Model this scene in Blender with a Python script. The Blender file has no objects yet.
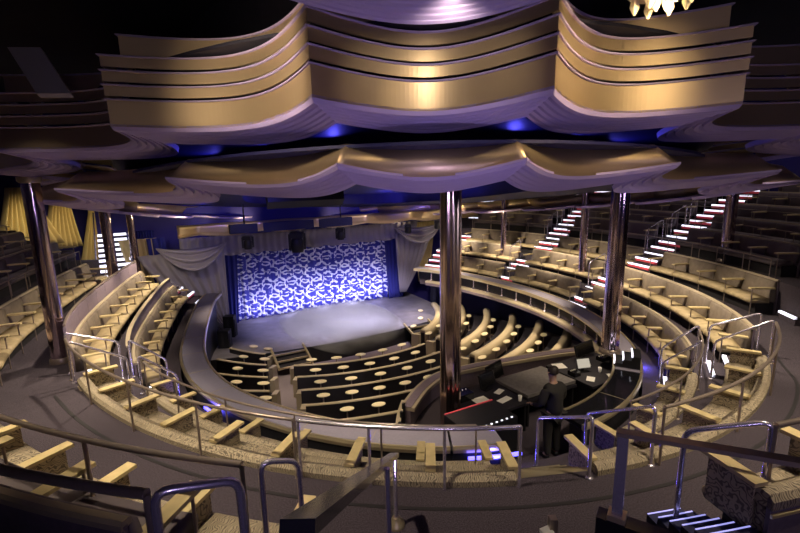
import bpy, math, random
from mathutils import Vector, Matrix
random.seed(7)
S = bpy.context.scene
COL = S.collection
PI = math.pi
ZS = 7.2                      # world z of the camera eye (main floor near stage = ~0)
# ------------------------------------------------------------------ frame of the theatre
CX, CY, A, B = -.62, 14.57, 8.1, 6.3
AX, AY = (.476, -.879), (.879, .476)

def W(u, v, z):               # theatre axis frame -> world (z relative to eye)
    return Vector((CX + AX[0]*u + AY[0]*v, CY + AX[1]*u + AY[1]*v, z + ZS))

def P(o, th, z):              # ring frame: offset from the oval parapet, angle in degrees
    t = math.radians(th); u, v = oval(t); a = oval(t-.002); b = oval(t+.002)
    nx, ny = b[1]-a[1], a[0]-b[0]; n = math.hypot(nx, ny)
    return W(u + o*nx/n, v + o*ny/n, z)
def oval(t):                  # oval, squarer towards the stage
    c, s = math.cos(t), math.sin(t)
    p = s
    if c < 0: p = math.copysign(abs(s)**(.68 if s > 0 else .46), s)
    if s < 0:
        k = max(0, min(1, (.48-c)/1.0)); p *= 1-.10*k*k*(3-2*k)
    return A*c, B*p

RC = (-7.2, .5)
def Q(r, ph, z):              # rows of the main floor: arcs about a point on the stage
    t = math.radians(ph)
    return W(RC[0] + r*math.cos(t), RC[1] + r*math.sin(t), z)

def ths(o, a, b, step, f=P):
    """angles from a to b spaced about `step` metres apart"""
    N = 400; L = [0.]; p = f(o, a, 0)
    for i in range(1, N+1):
        q = f(o, a + (b-a)*i/N, 0); L.append(L[-1] + (q-p).length); p = q
    n = max(1, round(L[-1]/step)); out = []; j = 0
    for k in range(n+1):
        t = L[-1]*k/n
        while j < N and L[j+1] < t: j += 1
        fr = (t-L[j])/max(1e-9, L[min(j+1, N)]-L[j]) if j < N else 0
        out.append(a + (b-a)*min(1, (j+fr)/N))
    return out

def sub(a, b, n): return [a + (b-a)*i/n for i in range(n+1)]

def tilt(p):                  # the canopies slope down towards the stage
    p = Vector(p); p.z -= .11*(p.y-6); return p
# ------------------------------------------------------------------ mesh builder
class MB:
    def __init__(s): s.v = []; s.f = []; s.sm = []
    def add(s, vs, fs, smooth=False):
        k = len(s.v); s.v += [tuple(x) for x in vs]
        s.f += [tuple(i+k for i in f) for f in fs]; s.sm += [smooth]*len(fs); return s
    def box(s, c, X, Y, Z):   # centre and half-extent vectors
        c, X, Y, Z = map(Vector, (c, X, Y, Z)); vs = []
        for a in (-1, 1):
            for b in (-1, 1):
                for d in (-1, 1): vs.append(c + a*X + b*Y + d*Z)
        return s.add(vs, [(0,1,3,2),(4,6,7,5),(0,4,5,1),(2,3,7,6),(0,2,6,4),(1,5,7,3)])
    def ubox(s, u0, u1, v0, v1, z0, z1):
        c = W((u0+u1)/2, (v0+v1)/2, (z0+z1)/2)
        return s.box(c, Vector((*AX, 0))*(u1-u0)/2, Vector((*AY, 0))*(v1-v0)/2, (0, 0, (z1-z0)/2))
    def sweep(s, prof, ts, f=P, smooth=False, closed=True, caps=True):
        n = len(prof); vs = []; fs = []
        for t in ts: vs += [f(o, t, z) for o, z in prof]
        m = n if closed else n-1
        for i in range(len(ts)-1):
            for j in range(m):
                a = i*n+j; b = i*n+(j+1) % n
                fs.append((a, b, b+n, a+n))
        if closed and caps:
            fs.append(tuple(range(n))[::-1]); fs.append(tuple(range(len(vs)-n, len(vs))))
        return s.add(vs, fs, smooth)
    def tube(s, pts, r, n=8, r2=None, closed=False):
        pts = [Vector(p) for p in pts]; vs = []; fs = []; m = len(pts); prev = None
        for i, p in enumerate(pts):
            if closed: d = pts[(i+1) % m]-pts[i-1]
            else: d = pts[min(i+1, m-1)]-pts[max(i-1, 0)]
            d.normalize()
            if prev is None:
                up = Vector((0, 0, 1)) if abs(d.z) < .9 else Vector((1, 0, 0))
                x = d.cross(up).normalized()
            else:
                x = (prev - d*prev.dot(d)).normalized()
            y = d.cross(x); prev = x
            rr = r if r2 is None else r + (r2-r)*i/(m-1)
            for k in range(n):
                a = 2*PI*k/n; vs.append(p + (x*math.cos(a)+y*math.sin(a))*rr)
        for i in range(m if closed else m-1):
            for k in range(n):
                a = i*n+k; b = i*n+(k+1) % n; c = (i+1) % m
                fs.append((a, b, c*n+(k+1) % n, c*n+k))
        s.add(vs, fs, True)
        if not closed: s.add([vs[k] for k in range(n)], [tuple(range(n))]); s.add(vs[-n:], [tuple(range(n))[::-1]])
        return s
    def lathe(s, c, prof, n=20, smooth=True, sx=1, sy=1, rot=0):
        c = Vector(c); vs = []; fs = []; m = len(prof)
        for r, z in prof:
            for k in range(n):
                a = 2*PI*k/n; x, y = r*sx*math.cos(a), r*sy*math.sin(a)
                vs.append(c + Vector((x*math.cos(rot)-y*math.sin(rot), x*math.sin(rot)+y*math.cos(rot), z)))
        for i in range(m-1):
            for k in range(n): fs.append((i*n+k, i*n+(k+1) % n, (i+1)*n+(k+1) % n, (i+1)*n+k))
        s.add(vs, fs, smooth)
        s.add(vs[:n], [tuple(range(n))[::-1]]); s.add(vs[-n:], [tuple(range(n))])
        return s
    def grid(s, f, nu, nv, thick=None, smooth=True):
        vs = [f(i/nu, j/nv) for i in range(nu+1) for j in range(nv+1)]
        fs = [(i*(nv+1)+j, i*(nv+1)+j+1, (i+1)*(nv+1)+j+1, (i+1)*(nv+1)+j) for i in range(nu) for j in range(nv)]
        if thick is None: return s.add(vs, fs, smooth)
        t = Vector(thick); N = len(vs)
        b = [Vector(x)+t for x in vs]; fs2 = fs + [tuple(k+N for k in f_[::-1]) for f_ in fs]
        for i in range(nu):
            fs2.append((i*(nv+1), (i+1)*(nv+1), (i+1)*(nv+1)+N, i*(nv+1)+N))
            fs2.append((i*(nv+1)+nv, i*(nv+1)+nv+N, (i+1)*(nv+1)+nv+N, (i+1)*(nv+1)+nv))
        for j in range(nv):
            fs2.append((j, j+N, j+1+N, j+1)); k = nu*(nv+1)
            fs2.append((k+j, k+j+1, k+j+1+N, k+j+N))
        return s.add(vs+b, fs2, smooth)
    def build(s, name, mat, parent=None):
        me = bpy.data.meshes.new(name)
        org = parent.location.copy() if parent is not None and parent.type == 'EMPTY' else (WLOC.get(parent.name, Vector()) if parent is not None else None)
        if parent is None:
            n = len(s.v); xs = [v[0] for v in s.v]; ys = [v[1] for v in s.v]
            org = Vector(((min(xs)+max(xs))/2, (min(ys)+max(ys))/2, min(v[2] for v in s.v)))
        me.from_pydata([tuple(Vector(v)-org) for v in s.v], [], s.f)
        me.polygons.foreach_set('use_smooth', s.sm)
        me.materials.append(mat); me.update()
        import bmesh
        bm = bmesh.new(); bm.from_mesh(me); bmesh.ops.recalc_face_normals(bm, faces=bm.faces); bm.to_mesh(me); bm.free()
        o = bpy.data.objects.new(name, me); COL.objects.link(o)
        if parent is None: o.location = org; WLOC[o.name] = org
        else: o.parent = parent; WLOC[o.name] = org
        return o
WLOC = {}

def tag(o, label=None, cat=None, group=None, kind=None):
    if label: o['label'] = label
    if cat: o['category'] = cat
    if group: o['group'] = group
    if kind: o['kind'] = kind
    return o
def empty(name, loc, label, cat, group=None):
    o = bpy.data.objects.new(name, None); COL.objects.link(o); o.location = Vector(loc); o.empty_display_size = .2
    WLOC[o.name] = Vector(loc)
    return tag(o, label, cat, group)
def struct(mb, name, mat): return tag(mb.build(name, mat), kind='structure')

# ------------------------------------------------------------------ materials
def mat(name, col, rough=.6, metal=0, emit=None, es=1, noise=None, bump=None, spec=None, sheen=0):
    m = bpy.data.materials.new(name); m.use_nodes = True; nt = m.node_tree; b = nt.nodes['Principled BSDF']
    b.inputs['Base Color'].default_value = (*col, 1); b.inputs['Roughness'].default_value = rough; b.inputs['Metallic'].default_value = metal
    if spec is not None: b.inputs['Specular IOR Level'].default_value = spec
    if emit: b.inputs['Emission Color'].default_value = (*emit, 1); b.inputs['Emission Strength'].default_value = es
    tc = nt.nodes.new('ShaderNodeTexCoord')
    if noise:
        sc, amt = noise; n = nt.nodes.new('ShaderNodeTexNoise'); n.inputs['Scale'].default_value = sc; n.inputs['Detail'].default_value = 4
        nt.links.new(tc.outputs['Object'], n.inputs['Vector'])
        r = nt.nodes.new('ShaderNodeValToRGB'); r.color_ramp.elements[0].position = .3; r.color_ramp.elements[1].position = .7
        r.color_ramp.elements[0].color = (*[c*(1-amt) for c in col], 1); r.color_ramp.elements[1].color = (*[min(1, c*(1+amt)) for c in col], 1)
        nt.links.new(n.outputs['Fac'], r.inputs['Fac']); nt.links.new(r.outputs['Color'], b.inputs['Base Color'])
    if bump:
        sc, st = bump; n = nt.nodes.new('ShaderNodeTexNoise'); n.inputs['Scale'].default_value = sc
        nt.links.new(tc.outputs['Object'], n.inputs['Vector'])
        bp_ = nt.nodes.new('ShaderNodeBump'); bp_.inputs['Strength'].default_value = st; bp_.inputs['Distance'].default_value = .02
        nt.links.new(n.outputs['Fac'], bp_.inputs['Height']); nt.links.new(bp_.outputs['Normal'], b.inputs['Normal'])
    return m

def swirl(name, c1, c2, scale=14, rough=.75):
    """upholstery woven with small curls"""
    m = mat(name, c1, rough); nt = m.node_tree; b = nt.nodes['Principled BSDF']
    tc = nt.nodes.new('ShaderNodeTexCoord')
    w = nt.nodes.new('ShaderNodeTexWave'); w.wave_type = 'RINGS'; w.rings_direction = 'SPHERICAL'
    w.inputs['Scale'].default_value = scale*.45; w.inputs['Distortion'].default_value = 16; w.inputs['Detail'].default_value = 1; w.inputs['Detail Scale'].default_value = .9
    v = nt.nodes.new('ShaderNodeTexVoronoi'); v.inputs['Scale'].default_value = scale*.55
    nt.links.new(tc.outputs['Object'], v.inputs['Vector']); 
    nt.links.new(tc.outputs['Object'], w.inputs['Vector'])
    mx = nt.nodes.new('ShaderNodeMath'); mx.operation = 'MULTIPLY_ADD'; mx.inputs[1].default_value = .5
    nt.links.new(v.outputs['Distance'], mx.inputs[0]); nt.links.new(w.outputs['Fac'], mx.inputs[2])
    r = nt.nodes.new('ShaderNodeValToRGB'); r.color_ramp.elements[0].position = .45; r.color_ramp.elements[1].position = .75
    r.color_ramp.elements[0].color = (*c2, 1); r.color_ramp.elements[1].color = (*c1, 1)
    nt.links.new(mx.outputs[0], r.inputs['Fac']); nt.links.new(r.outputs['Color'], b.inputs['Base Color'])
    return m

M = {}
M['carpet'] = mat('dark_plum_carpet', (.050, .038, .050), .95, noise=(70, .75), bump=(160, .5))
M['carpet2'] = mat('aisle_carpet', (.13, .10, .12), .95, noise=(90, .3))
M['fabric'] = swirl('curl_pattern_fabric', (.40, .33, .22), (.13, .105, .072), 30)
M['seat'] = mat('plain_seat_fabric', (.44, .345, .19), .6, noise=(6, .2))
M['backf'] = mat('grey_back_fabric', (.19, .152, .112), .75, noise=(8, .15))
M['shell'] = mat('mauve_panel', (.20, .155, .19), .6, noise=(20, .12))
M['plinth'] = mat('black_plinth', (.012, .010, .012), .7)
M['wood'] = mat('pale_wood', (.60, .48, .24), .42, noise=(9, .12))
M['cap'] = mat('tan_cap', (.42, .35, .24), .45)
M['chrome'] = mat('polished_chrome', (.80, .74, .84), .22, .8)
M['bronze'] = mat('antique_bronze_rail', (.36, .29, .24), .28, .6)
M['ledge'] = mat('lavender_laminate', (.28, .26, .33), .38, noise=(30, .06))
M['trim'] = mat('brass_trim', (.80, .68, .42), .3, .8)
M['black'] = mat('matt_black', (.008, .008, .010), .5)
M['gloss'] = mat('gloss_black', (.01, .01, .012), .12)
M['blackv'] = mat('black_upholstery', (.014, .012, .018), .6)
M['navy'] = mat('navy_carpet', (.02, .022, .075), .8, noise=(60, .3))
M['leather'] = mat('tan_leather', (.60, .50, .33), .26)
M['white'] = mat('cream_table_top', (.80, .69, .45), .35)
M['blue'] = mat('royal_blue_wall', (.030, .024, .22), .7)
M['ceil'] = mat('ceiling_black', (.010, .008, .018), .8)
M['ceilblue'] = mat('ceiling_blue', (.012, .011, .07), .6)
M['drapeblue'] = mat('blue_velvet', (.025, .03, .24), .8)
M['greycloth'] = mat('silver_satin', (.34, .31, .34), .5)
M['goldfan'] = mat('gold_fabric', (.66, .52, .24), .5)
M['fringe'] = mat('lilac_pleated_fabric', (.46, .37, .64), .55)
M['strip'] = mat('lilac_ledge_strip', (.36, .29, .46), .5)
M['deck'] = mat('stage_deck', (.16, .15, .18), .45, noise=(3, .2))
M['led'] = mat('step_light_white', (.9, .9, 1), .4, emit=(.85, .84, 1), es=1.6)
M['ledblue'] = mat('step_light_blue', (.2, .2, 1), .4, emit=(.10, .08, 1), es=5)
M['ledsoft'] = mat('step_light_soft_blue', (.5, .5, 1), .4, emit=(.42, .42, 1), es=.9)
M['ledred'] = mat('step_riser_red', (.75, .10, .12), .5, emit=(.8, .08, .12), es=.12)
M['lampglow'] = mat('lamp_lens', (1, .85, .5), .3, emit=(1, .78, .42), es=14)
M['paper'] = mat('white_paper', (.85, .83, .76), .6)
M['screen'] = mat('monitor_screen', (.4, .4, .38), .3, emit=(.9, .85, .7), es=.35)
M['mat'] = mat('grey_console_cover', (.17, .155, .15), .55, noise=(12, .2))
M['skin'] = mat('skin', (.42, .26, .19), .5)
M['suit'] = mat('dark_cloth', (.018, .016, .015), .85)
M['hair'] = mat('dark_hair', (.02, .013, .01), .6)

# brushed gold bands
m = mat('brushed_gold', (.62, .47, .29), .42, .82); nt = m.node_tree; b = nt.nodes['Principled BSDF']
tc = nt.nodes.new('ShaderNodeTexCoord'); mp = nt.nodes.new('ShaderNodeMapping'); mp.inputs['Scale'].default_value = (30, 30, 1)
n = nt.nodes.new('ShaderNodeTexNoise'); n.inputs['Scale'].default_value = 4; n.inputs['Detail'].default_value = 5
r = nt.nodes.new('ShaderNodeMapRange'); r.inputs[3].default_value = .30; r.inputs[4].default_value = .50
nt.links.new(tc.outputs['Object'], mp.inputs[0]); nt.links.new(mp.outputs[0], n.inputs['Vector']); nt.links.new(n.outputs['Fac'], r.inputs[0]); nt.links.new(r.outputs[0], b.inputs['Roughness'])
M['gold'] = m
# hammered mirror column
m = mat('mirror_mosaic', (.62, .50, .55), .12, 1); nt = m.node_tree; b = nt.nodes['Principled BSDF']
tc = nt.nodes.new('ShaderNodeTexCoord'); mp = nt.nodes.new('ShaderNodeMapping'); mp.inputs['Scale'].default_value = (1, 1, .35)
v = nt.nodes.new('ShaderNodeTexVoronoi'); v.inputs['Scale'].default_value = 24
bu = nt.nodes.new('ShaderNodeBump'); bu.inputs['Strength'].default_value = 1; bu.inputs['Distance'].default_value = .05
nt.links.new(tc.outputs['Object'], mp.inputs[0]); nt.links.new(mp.outputs[0], v.inputs['Vector']); nt.links.new(v.outputs['Color'], bu.inputs['Height']); nt.links.new(bu.outputs['Normal'], b.inputs['Normal'])
M['mosaic'] = m
M['column'] = mat('bronze_mirror', (.80, .62, .55), .16, 1, bump=(1.6, .3))
# stage curtain: projected ring light painted into the blue velvet colour
m = mat('gobo_painted_curtain', (.03, .03, .3), .6); nt = m.node_tree; b = nt.nodes['Principled BSDF']
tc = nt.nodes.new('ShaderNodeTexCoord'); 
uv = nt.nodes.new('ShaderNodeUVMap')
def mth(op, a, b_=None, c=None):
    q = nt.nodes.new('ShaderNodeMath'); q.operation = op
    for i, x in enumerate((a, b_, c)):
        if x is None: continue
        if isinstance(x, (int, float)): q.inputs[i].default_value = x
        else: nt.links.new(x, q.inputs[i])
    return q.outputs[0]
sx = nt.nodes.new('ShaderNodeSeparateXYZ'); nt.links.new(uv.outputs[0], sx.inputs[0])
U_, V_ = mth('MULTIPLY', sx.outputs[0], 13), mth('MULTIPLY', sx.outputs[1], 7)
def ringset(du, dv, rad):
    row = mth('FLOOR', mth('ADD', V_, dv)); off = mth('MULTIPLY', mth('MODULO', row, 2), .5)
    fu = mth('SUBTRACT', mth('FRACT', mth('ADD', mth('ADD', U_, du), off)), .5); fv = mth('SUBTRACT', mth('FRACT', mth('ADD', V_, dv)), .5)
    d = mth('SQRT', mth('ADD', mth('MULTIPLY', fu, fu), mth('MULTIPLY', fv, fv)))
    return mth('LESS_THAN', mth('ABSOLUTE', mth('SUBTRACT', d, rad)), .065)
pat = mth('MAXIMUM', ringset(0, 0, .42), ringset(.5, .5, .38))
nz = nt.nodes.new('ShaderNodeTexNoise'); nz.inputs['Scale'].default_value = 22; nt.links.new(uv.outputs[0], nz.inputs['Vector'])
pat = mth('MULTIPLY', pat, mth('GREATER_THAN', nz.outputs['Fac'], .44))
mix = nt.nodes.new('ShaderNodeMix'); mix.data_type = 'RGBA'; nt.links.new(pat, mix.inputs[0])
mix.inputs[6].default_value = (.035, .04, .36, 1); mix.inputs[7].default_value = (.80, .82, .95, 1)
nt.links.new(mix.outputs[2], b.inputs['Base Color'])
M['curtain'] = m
# stage haze
m = bpy.data.materials.new('stage_fog'); m.use_nodes = True; nt = m.node_tree; nt.nodes.remove(nt.nodes['Principled BSDF'])
pv = nt.nodes.new('ShaderNodeVolumePrincipled'); pv.inputs['Color'].default_value = (.9, .9, .95, 1)
tc = nt.nodes.new('ShaderNodeTexCoord'); n = nt.nodes.new('ShaderNodeTexNoise'); n.inputs['Scale'].default_value = .5; n.inputs['Detail'].default_value = 4
r = nt.nodes.new('ShaderNodeMapRange'); r.inputs[1].default_value = .35; r.inputs[2].default_value = .7; r.inputs[3].default_value = 2; r.inputs[4].default_value = 11
nt.links.new(tc.outputs['Object'], n.inputs['Vector']); nt.links.new(n.outputs['Fac'], r.inputs[0])
vm = nt.nodes.new('ShaderNodeVectorMath'); vm.operation = 'DISTANCE'; vm.inputs[1].default_value = (.5, .5, 0); nt.links.new(tc.outputs['Generated'], vm.inputs[0])
r2 = nt.nodes.new('ShaderNodeMapRange'); r2.inputs[1].default_value = .5; r2.inputs[2].default_value = .18; r2.inputs[3].default_value = 0; r2.inputs[4].default_value = 1
nt.links.new(vm.outputs['Value'], r2.inputs[0]); mm = nt.nodes.new('ShaderNodeMath'); mm.operation = 'MULTIPLY'; nt.links.new(r.outputs[0], mm.inputs[0]); nt.links.new(r2.outputs[0], mm.inputs[1])
nt.links.new(mm.outputs[0], pv.inputs['Density']); nt.links.new(pv.outputs[0], nt.nodes['Material Output'].inputs['Volume'])
M['fog'] = m

# ------------------------------------------------------------------ the shell: floors, walls, ceiling
def ramp(o0, o1, z0, z1, t, th0, th1, step=.35):
    return MB().sweep([(o0, z0), (o1, z1), (o1, z1-t), (o0, z0-t)], ths(o1, th0, th1, step))
zfl = lambda r_: -7.12 + .073*(r_-5.4)
mb = MB(); mb.sweep([(.5, zfl(.5)), (8, zfl(8)), (15.2, zfl(15.2)), (15.2, -8), (.5, -8)], sub(-88, 88, 60), Q)
struct(mb, 'floor', M['carpet2'])
TH0, TH1 = 222, 496            # the galleries run from stage left round the back to stage right
struct(ramp(.06, .98, -4.8, -4.8, .5, TH0, TH1), 'floor_walkway', M['carpet'])
struct(ramp(.98, 2.06, -4.18, -4.18, .7, TH0, TH1), 'floor_tier', M['carpet'])
def zp(th):
    th = (th-180) % 360+180
    def sm(a, b, x): x = max(0, min(1, (x-a)/(b-a))); return x*x*(3-2*x)
    return -3.85 + .25*(sm(284, 296, th) - sm(376, 388, th))
ts = ths(2.5, TH0, TH1, .35)
mb = MB(); vs = []
for t in ts: vs += [P(2.06, t, zp(t)), P(4.1, t, zp(t)), P(4.1, t, -4.9), P(2.06, t, -4.9)]
fs = [(i*4+j, i*4+(j+1) % 4, i*4+4+(j+1) % 4, i*4+4+j) for i in range(len(ts)-1) for j in range(4)]
mb.add(vs, fs); struct(mb, 'floor_promenade', M['carpet'])
mb = MB(); mb.sweep([(2.42, .001), (2.42, .006), (2.47, .006), (2.47, .001)], ths(2.4, 292, 392, .3), lambda o, t, z: P(o, t, zp(t)+z)); struct(mb, 'floor_border', M['plinth'])
UP = [(4.65, -2.08), (5.65, -1.68), (6.6, -1.28), (7.6, -.88), (8.55, -.48)]      # back offset, back height
def upfloor(i, a, b):
    ob, zb = UP[i]; o0 = 3.88 if i == 0 else UP[i-1][0]+.05
    return MB().sweep([(o0, zb-.87), (ob+.05, zb-.87), (ob+.05, -5), (o0, -5)], ths(ob, a, b, .5))
for i in range(5):
    a, b_ = (TH0, TH1)
    if i >= 2:
        struct(upfloor(i, TH0, 290), 'floor_upper', M['carpet']); struct(upfloor(i, 386, TH1), 'floor_upper', M['carpet'])
    elif i == 1:
        struct(upfloor(i, TH0, 312), 'floor_upper', M['carpet']); struct(upfloor(i, 362, TH1), 'floor_upper', M['carpet'])
    else:
        struct(upfloor(i, TH0, 330.3), 'floor_upper', M['carpet']); struct(upfloor(i, 342.7, TH1), 'floor_upper', M['carpet'])
# outer wall, ceiling
mb = MB(); mb.sweep([(8.75, -5), (8.95, -5), (8.95, 3.3), (8.75, 3.3)], ths(9.6, TH0-26, TH1+22, 1.)); struct(mb, 'wall_outer', M['blue'])
mb = MB(); mb.lathe(W(0, 0, 3.3), [(.01, 0), (19, 0), (19, .2), (.01, .2)], 64, False); struct(mb, 'ceiling', M['ceil'])
# proscenium wall
mb = MB()
mb.ubox(-9.9, -9.7, -8.35, -3.9, -8, 3.3); mb.ubox(-9.9, -9.7, 5.1, 18, -8, 3.3); mb.ubox(-9.9, -9.7, -3.9, 5.1, -3.0, 3.3)
struct(mb, 'wall_stage', M['blue'])
mb = MB(); mb.ubox(-12.2, -12, -6, 7, -8, 0); struct(mb, 'wall_backstage', M['black'])

# pit wall below the galleries and its lower ledge
mb = MB(); mb.sweep([(1.85, -8), (2.04, -8), (2.04, -4.92), (1.85, -4.92)], ths(2, 392, 498, .4)); struct(mb, 'wall_pit_right', M['navy'])
mb = MB(); mb.sweep([(-.28, -8), (-.02, -8), (-.02, -4.5), (-.28, -4.5)], ths(.3, TH0, 345, .4)); struct(mb, 'wall_pit_left', M['black'])
mb = MB(); mb.sweep([(-.28, -8), (-.02, -8), (-.02, -4.5), (-.28, -4.5)], ths(.3, 359.3, 395, .4)); struct(mb, 'wall_pit_back', M['black'])
mb = MB(); mb.sweep([(-.8, -8), (.05, -8), (.05, -5.35), (-.8, -5.35)], ths(.3, 345.1, 359.2, .4)); struct(mb, 'floor_landing', M['carpet'])
lg = empty('lower_ledge', P(0, 445, -5.4), 'tan ledge with short posts under the right side of the lavender parapet', 'ledge')
mb = MB(); mb.sweep([(-.60, -5.04), (-.60, -4.98), (-.57, -4.95), (-.36, -4.95), (-.36, -5.04)], ths(0, 404, 490, .35)); mb.build('ledge_top', M['cap'], lg)
mb = MB(); mb.sweep([(-.56, -5.16), (-.56, -5.04), (-.5, -5.04), (-.5, -5.16)], ths(0, 404, 490, .35)); mb.build('ledge_panel', M['shell'], lg)
for t in ths(-.3, 407, 488, .85):
    mb = MB(); mb.tube([P(-.40, t, -4.95), P(-.40, t, -4.5)], .03, 8); mb.lathe(P(-.40, t, -4.95), [(.07, 0), (.07, .03), (.035, .07)], 10); mb.build('post', M['chrome'], lg)

# the oval parapet
def parapet(a, b, label, lm=None):
    e = empty('parapet', P(-.2, (a+b)/2, -4.8), label, 'parapet', None)
    t = ths(0, a, b, .3)
    MB().sweep([(-.52, -4.5), (-.52, -4.42), (-.02, -4.42), (-.02, -4.5)], t).build('ledge', lm or M['ledge'], e)
    MB().sweep([(-.57, -4.53), (-.59, -4.47), (-.57, -4.405), (-.53, -4.405), (-.53, -4.53)], t, smooth=False).build('inner_trim', M['trim'], e)
    MB().sweep([(-.01, -4.50), (-.01, -4.405), (.03, -4.405), (.05, -4.45), (.03, -4.52)], t).build('outer_trim', M['trim'], e)
    MB().sweep([(-.02, -5.0), (.0, -5.0), (.0, -4.5), (-.02, -4.5)], t).build('kick_panel', M['black'], e)
    for q in ths(0, a, b, 1.3)[1:-1]:
        MB().sweep([(-.525, -4.42), (-.02, -4.42), (-.02, -4.416), (-.525, -4.416)], [q-.05, q+.05]).build('seam', M['cap'], e)
    return e
parapet(223, 337, 'lavender topped parapet with gold edges curving round the left of the black seating pit')
parapet(337.4, 345.0, 'short lavender parapet over the blue glow behind the equipment rack')
parapet(359.3, 386, 'dark glossy topped counter of the parapet at the right of the booth', M['gloss'])
parapet(386.3, 496, 'lavender topped parapet sweeping round the right of the pit below the tan bench rows')

# ------------------------------------------------------------------ banquettes
def bench(a, b, of, ob, zf, zs, zb, arm, label, group, sm=None, bmat=None, bay=1.05, legs=True, capm=None, through=False, endcap=True):
    sm = sm or M['fabric']; bmat = bmat or M['backf']
    e = empty('banquette', P((of+ob)/2, (a+b)/2, zf), label, 'banquette', group)
    t = ths(ob, a, b, bay); n = len(t)-1
    MB().sweep([(of+.2, zf), (of+.2, zs-.15), (ob-.02, zs-.15), (ob-.02, zf)], ths(ob, a+.15, b-.15, .35)).build('plinth', M['plinth'], e)
    full = ths(ob, a, b, .3)
    MB().sweep([(ob, zf), (ob, zb-.015), (ob+.035, zb-.015), (ob+.035, zf)], full).build('back_shell', M['shell'], e)
    MB().sweep([(ob-.035, zb-.01), (ob-.02, zb+.022), (ob+.03, zb+.022), (ob+.05, zb), (ob+.05, zb-.04), (ob-.035, zb-.03)] if not through else [(ob-.14, zb-.05), (ob-.12, zb+.0), (ob-.05, zb+.022), (ob+.01, zb+.015), (ob+.05, zb-.03), (ob+.05, zb-.10), (ob-.1, zb-.10)], full).build('top_cap', capm or (bmat if through else M['cap']), e)
    if through: MB().sweep([(ob+.035, zb-.17), (ob+.055, zb-.165), (ob+.055, zb-.14), (ob+.035, zb-.135)], full).build('foot_trim', M['trim'], e)
    g = .022
    for i in range(n):
        L = (P(ob, t[i+1], 0)-P(ob, t[i], 0)).length; d = (t[i+1]-t[i])*g/L
        q = sub(t[i]+d, t[i+1]-d, 4)
        MB().sweep([(of+.02, zs-.14), (of-.015, zs-.09), (of-.01, zs-.04), (of+.03, zs-.005), (of+.2, zs+.012), (ob-.14, zs-.015), (ob-.14, zs-.14)], q, smooth=True).build('seat_cushion', sm, e)
        MB().sweep([(ob-.16, zs-.02), (ob-.13, (zs+zb)/2), (ob-.10, zb-.05), (ob-.07, zb-.015), (ob-.03, zb-.02), (ob-.005, zb-.06), (ob-.005, zs-.1), (ob-.14, zs-.1)], q, smooth=True).build('backrest', bmat, e)
    for i, q in enumerate(t):
        p0 = P(of-.02, q, arm); p1 = P(ob-(.06 if through else .08), q, arm); X = (p1-p0)/2; Y = X.cross(Vector((0, 0, 1))).normalized()*.062
        if i == 0: sh = -1
        elif i == n: sh = 1
        else: sh = 0
        c = (p0+p1)/2 - Y*sh*-0.9*(1 if b > a else -1)*0
        ar = MB().box(c, X, Y, (0, 0, .018)).build('armrest', M['wood'], e)
        if through:
            p0 = P(of+.05, q, (zs+arm)/2-.03); p1 = P(ob-.1, q, (zs+arm)/2-.03); X = (p1-p0)/2; Y = X.cross(Vector((0, 0, 1))).normalized()*.02
            MB().box((p0+p1)/2, X, Y, (0, 0, (arm-zs)/2+.02)).build('divider', bmat, ar)
        else:
            MB().tube([P(of+.05, q, zf), P(of+.05, q, arm-.018)], .014, 6).build('armrest_leg', M['bronze'], ar)
    return e

GN = 'curl patterned benches of the near gallery'
zN = dict(
 B1=(.48, .98, -4.8, -4.32, -4.09), B2=(1.46, 2.04, -4.18, -3.72, -3.50), B3=(3.38, 4.02, -3.6, -3.08, -2.86), B3r=(3.40, 3.96, -3.25, -2.76, -2.47),
 B1s=(.50, .98, -4.8, -4.35, -3.92), B2s=(1.46, 2.04, -4.18, -3.78, -3.32), B3s=(3.18, 3.84, -3.85, -3.4, -2.93))
def bn(k, a, b, label, near):
    of, ob, zf, zs, zb = zN[k]
    return bench(a, b, of, ob, zf, zs, zb, zb+.05 if near else zb-.2, label, None,
                 M['fabric'] if near else M['seat'], M['fabric'] if near else M['backf'], through=near)
bn('B1', 291.5, 340.5, 'inner patterned bench along the near left curve, directly behind the parapet', True)
bn('B2', 291.5, 340.5, 'second patterned bench of the near left curve, with its back on the plum promenade', True)
bn('B1', 357, 383.5, 'inner patterned bench at the near right, behind the sound booth', True)
bn('B2', 347, 383.5, 'second patterned bench at the near right under the long bronze rail', True)
bn('B3', 291.5, 328.2, 'patterned bench at lower left across the promenade, nearest the left edge of the picture', True)
bn('B3r', 347.4, 368, 'patterned bench in the lower right corner beside the blue lit steps', True)
bn('B1s', 228, 284, 'innermost tan bench at far left, next to the left parapet', False)
bn('B2s', 228, 284, 'middle tan bench at far left backed by a mauve panel wall', False)
bn('B3s', 228, 283, 'tan and grey bench at far left behind the mosaic column', False)
secs = [(391, 432.5, 'beside the right hoop rails'), (437.5, 460, 'between the two lit right stairs'), (464.5, 489, 'beyond the upper stair')]
for k, nm in (('B1s', 'front row tan bench of the right gallery'), ('B2s', 'second row tan bench of the right gallery'), ('B3s', 'third row tan bench of the right gallery')):
    for j, (a, b_, w) in enumerate(secs):
        if k == 'B3s' and j == 0: a = 408.5
        bn(k, a, b_, nm + ' ' + w, False)
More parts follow.
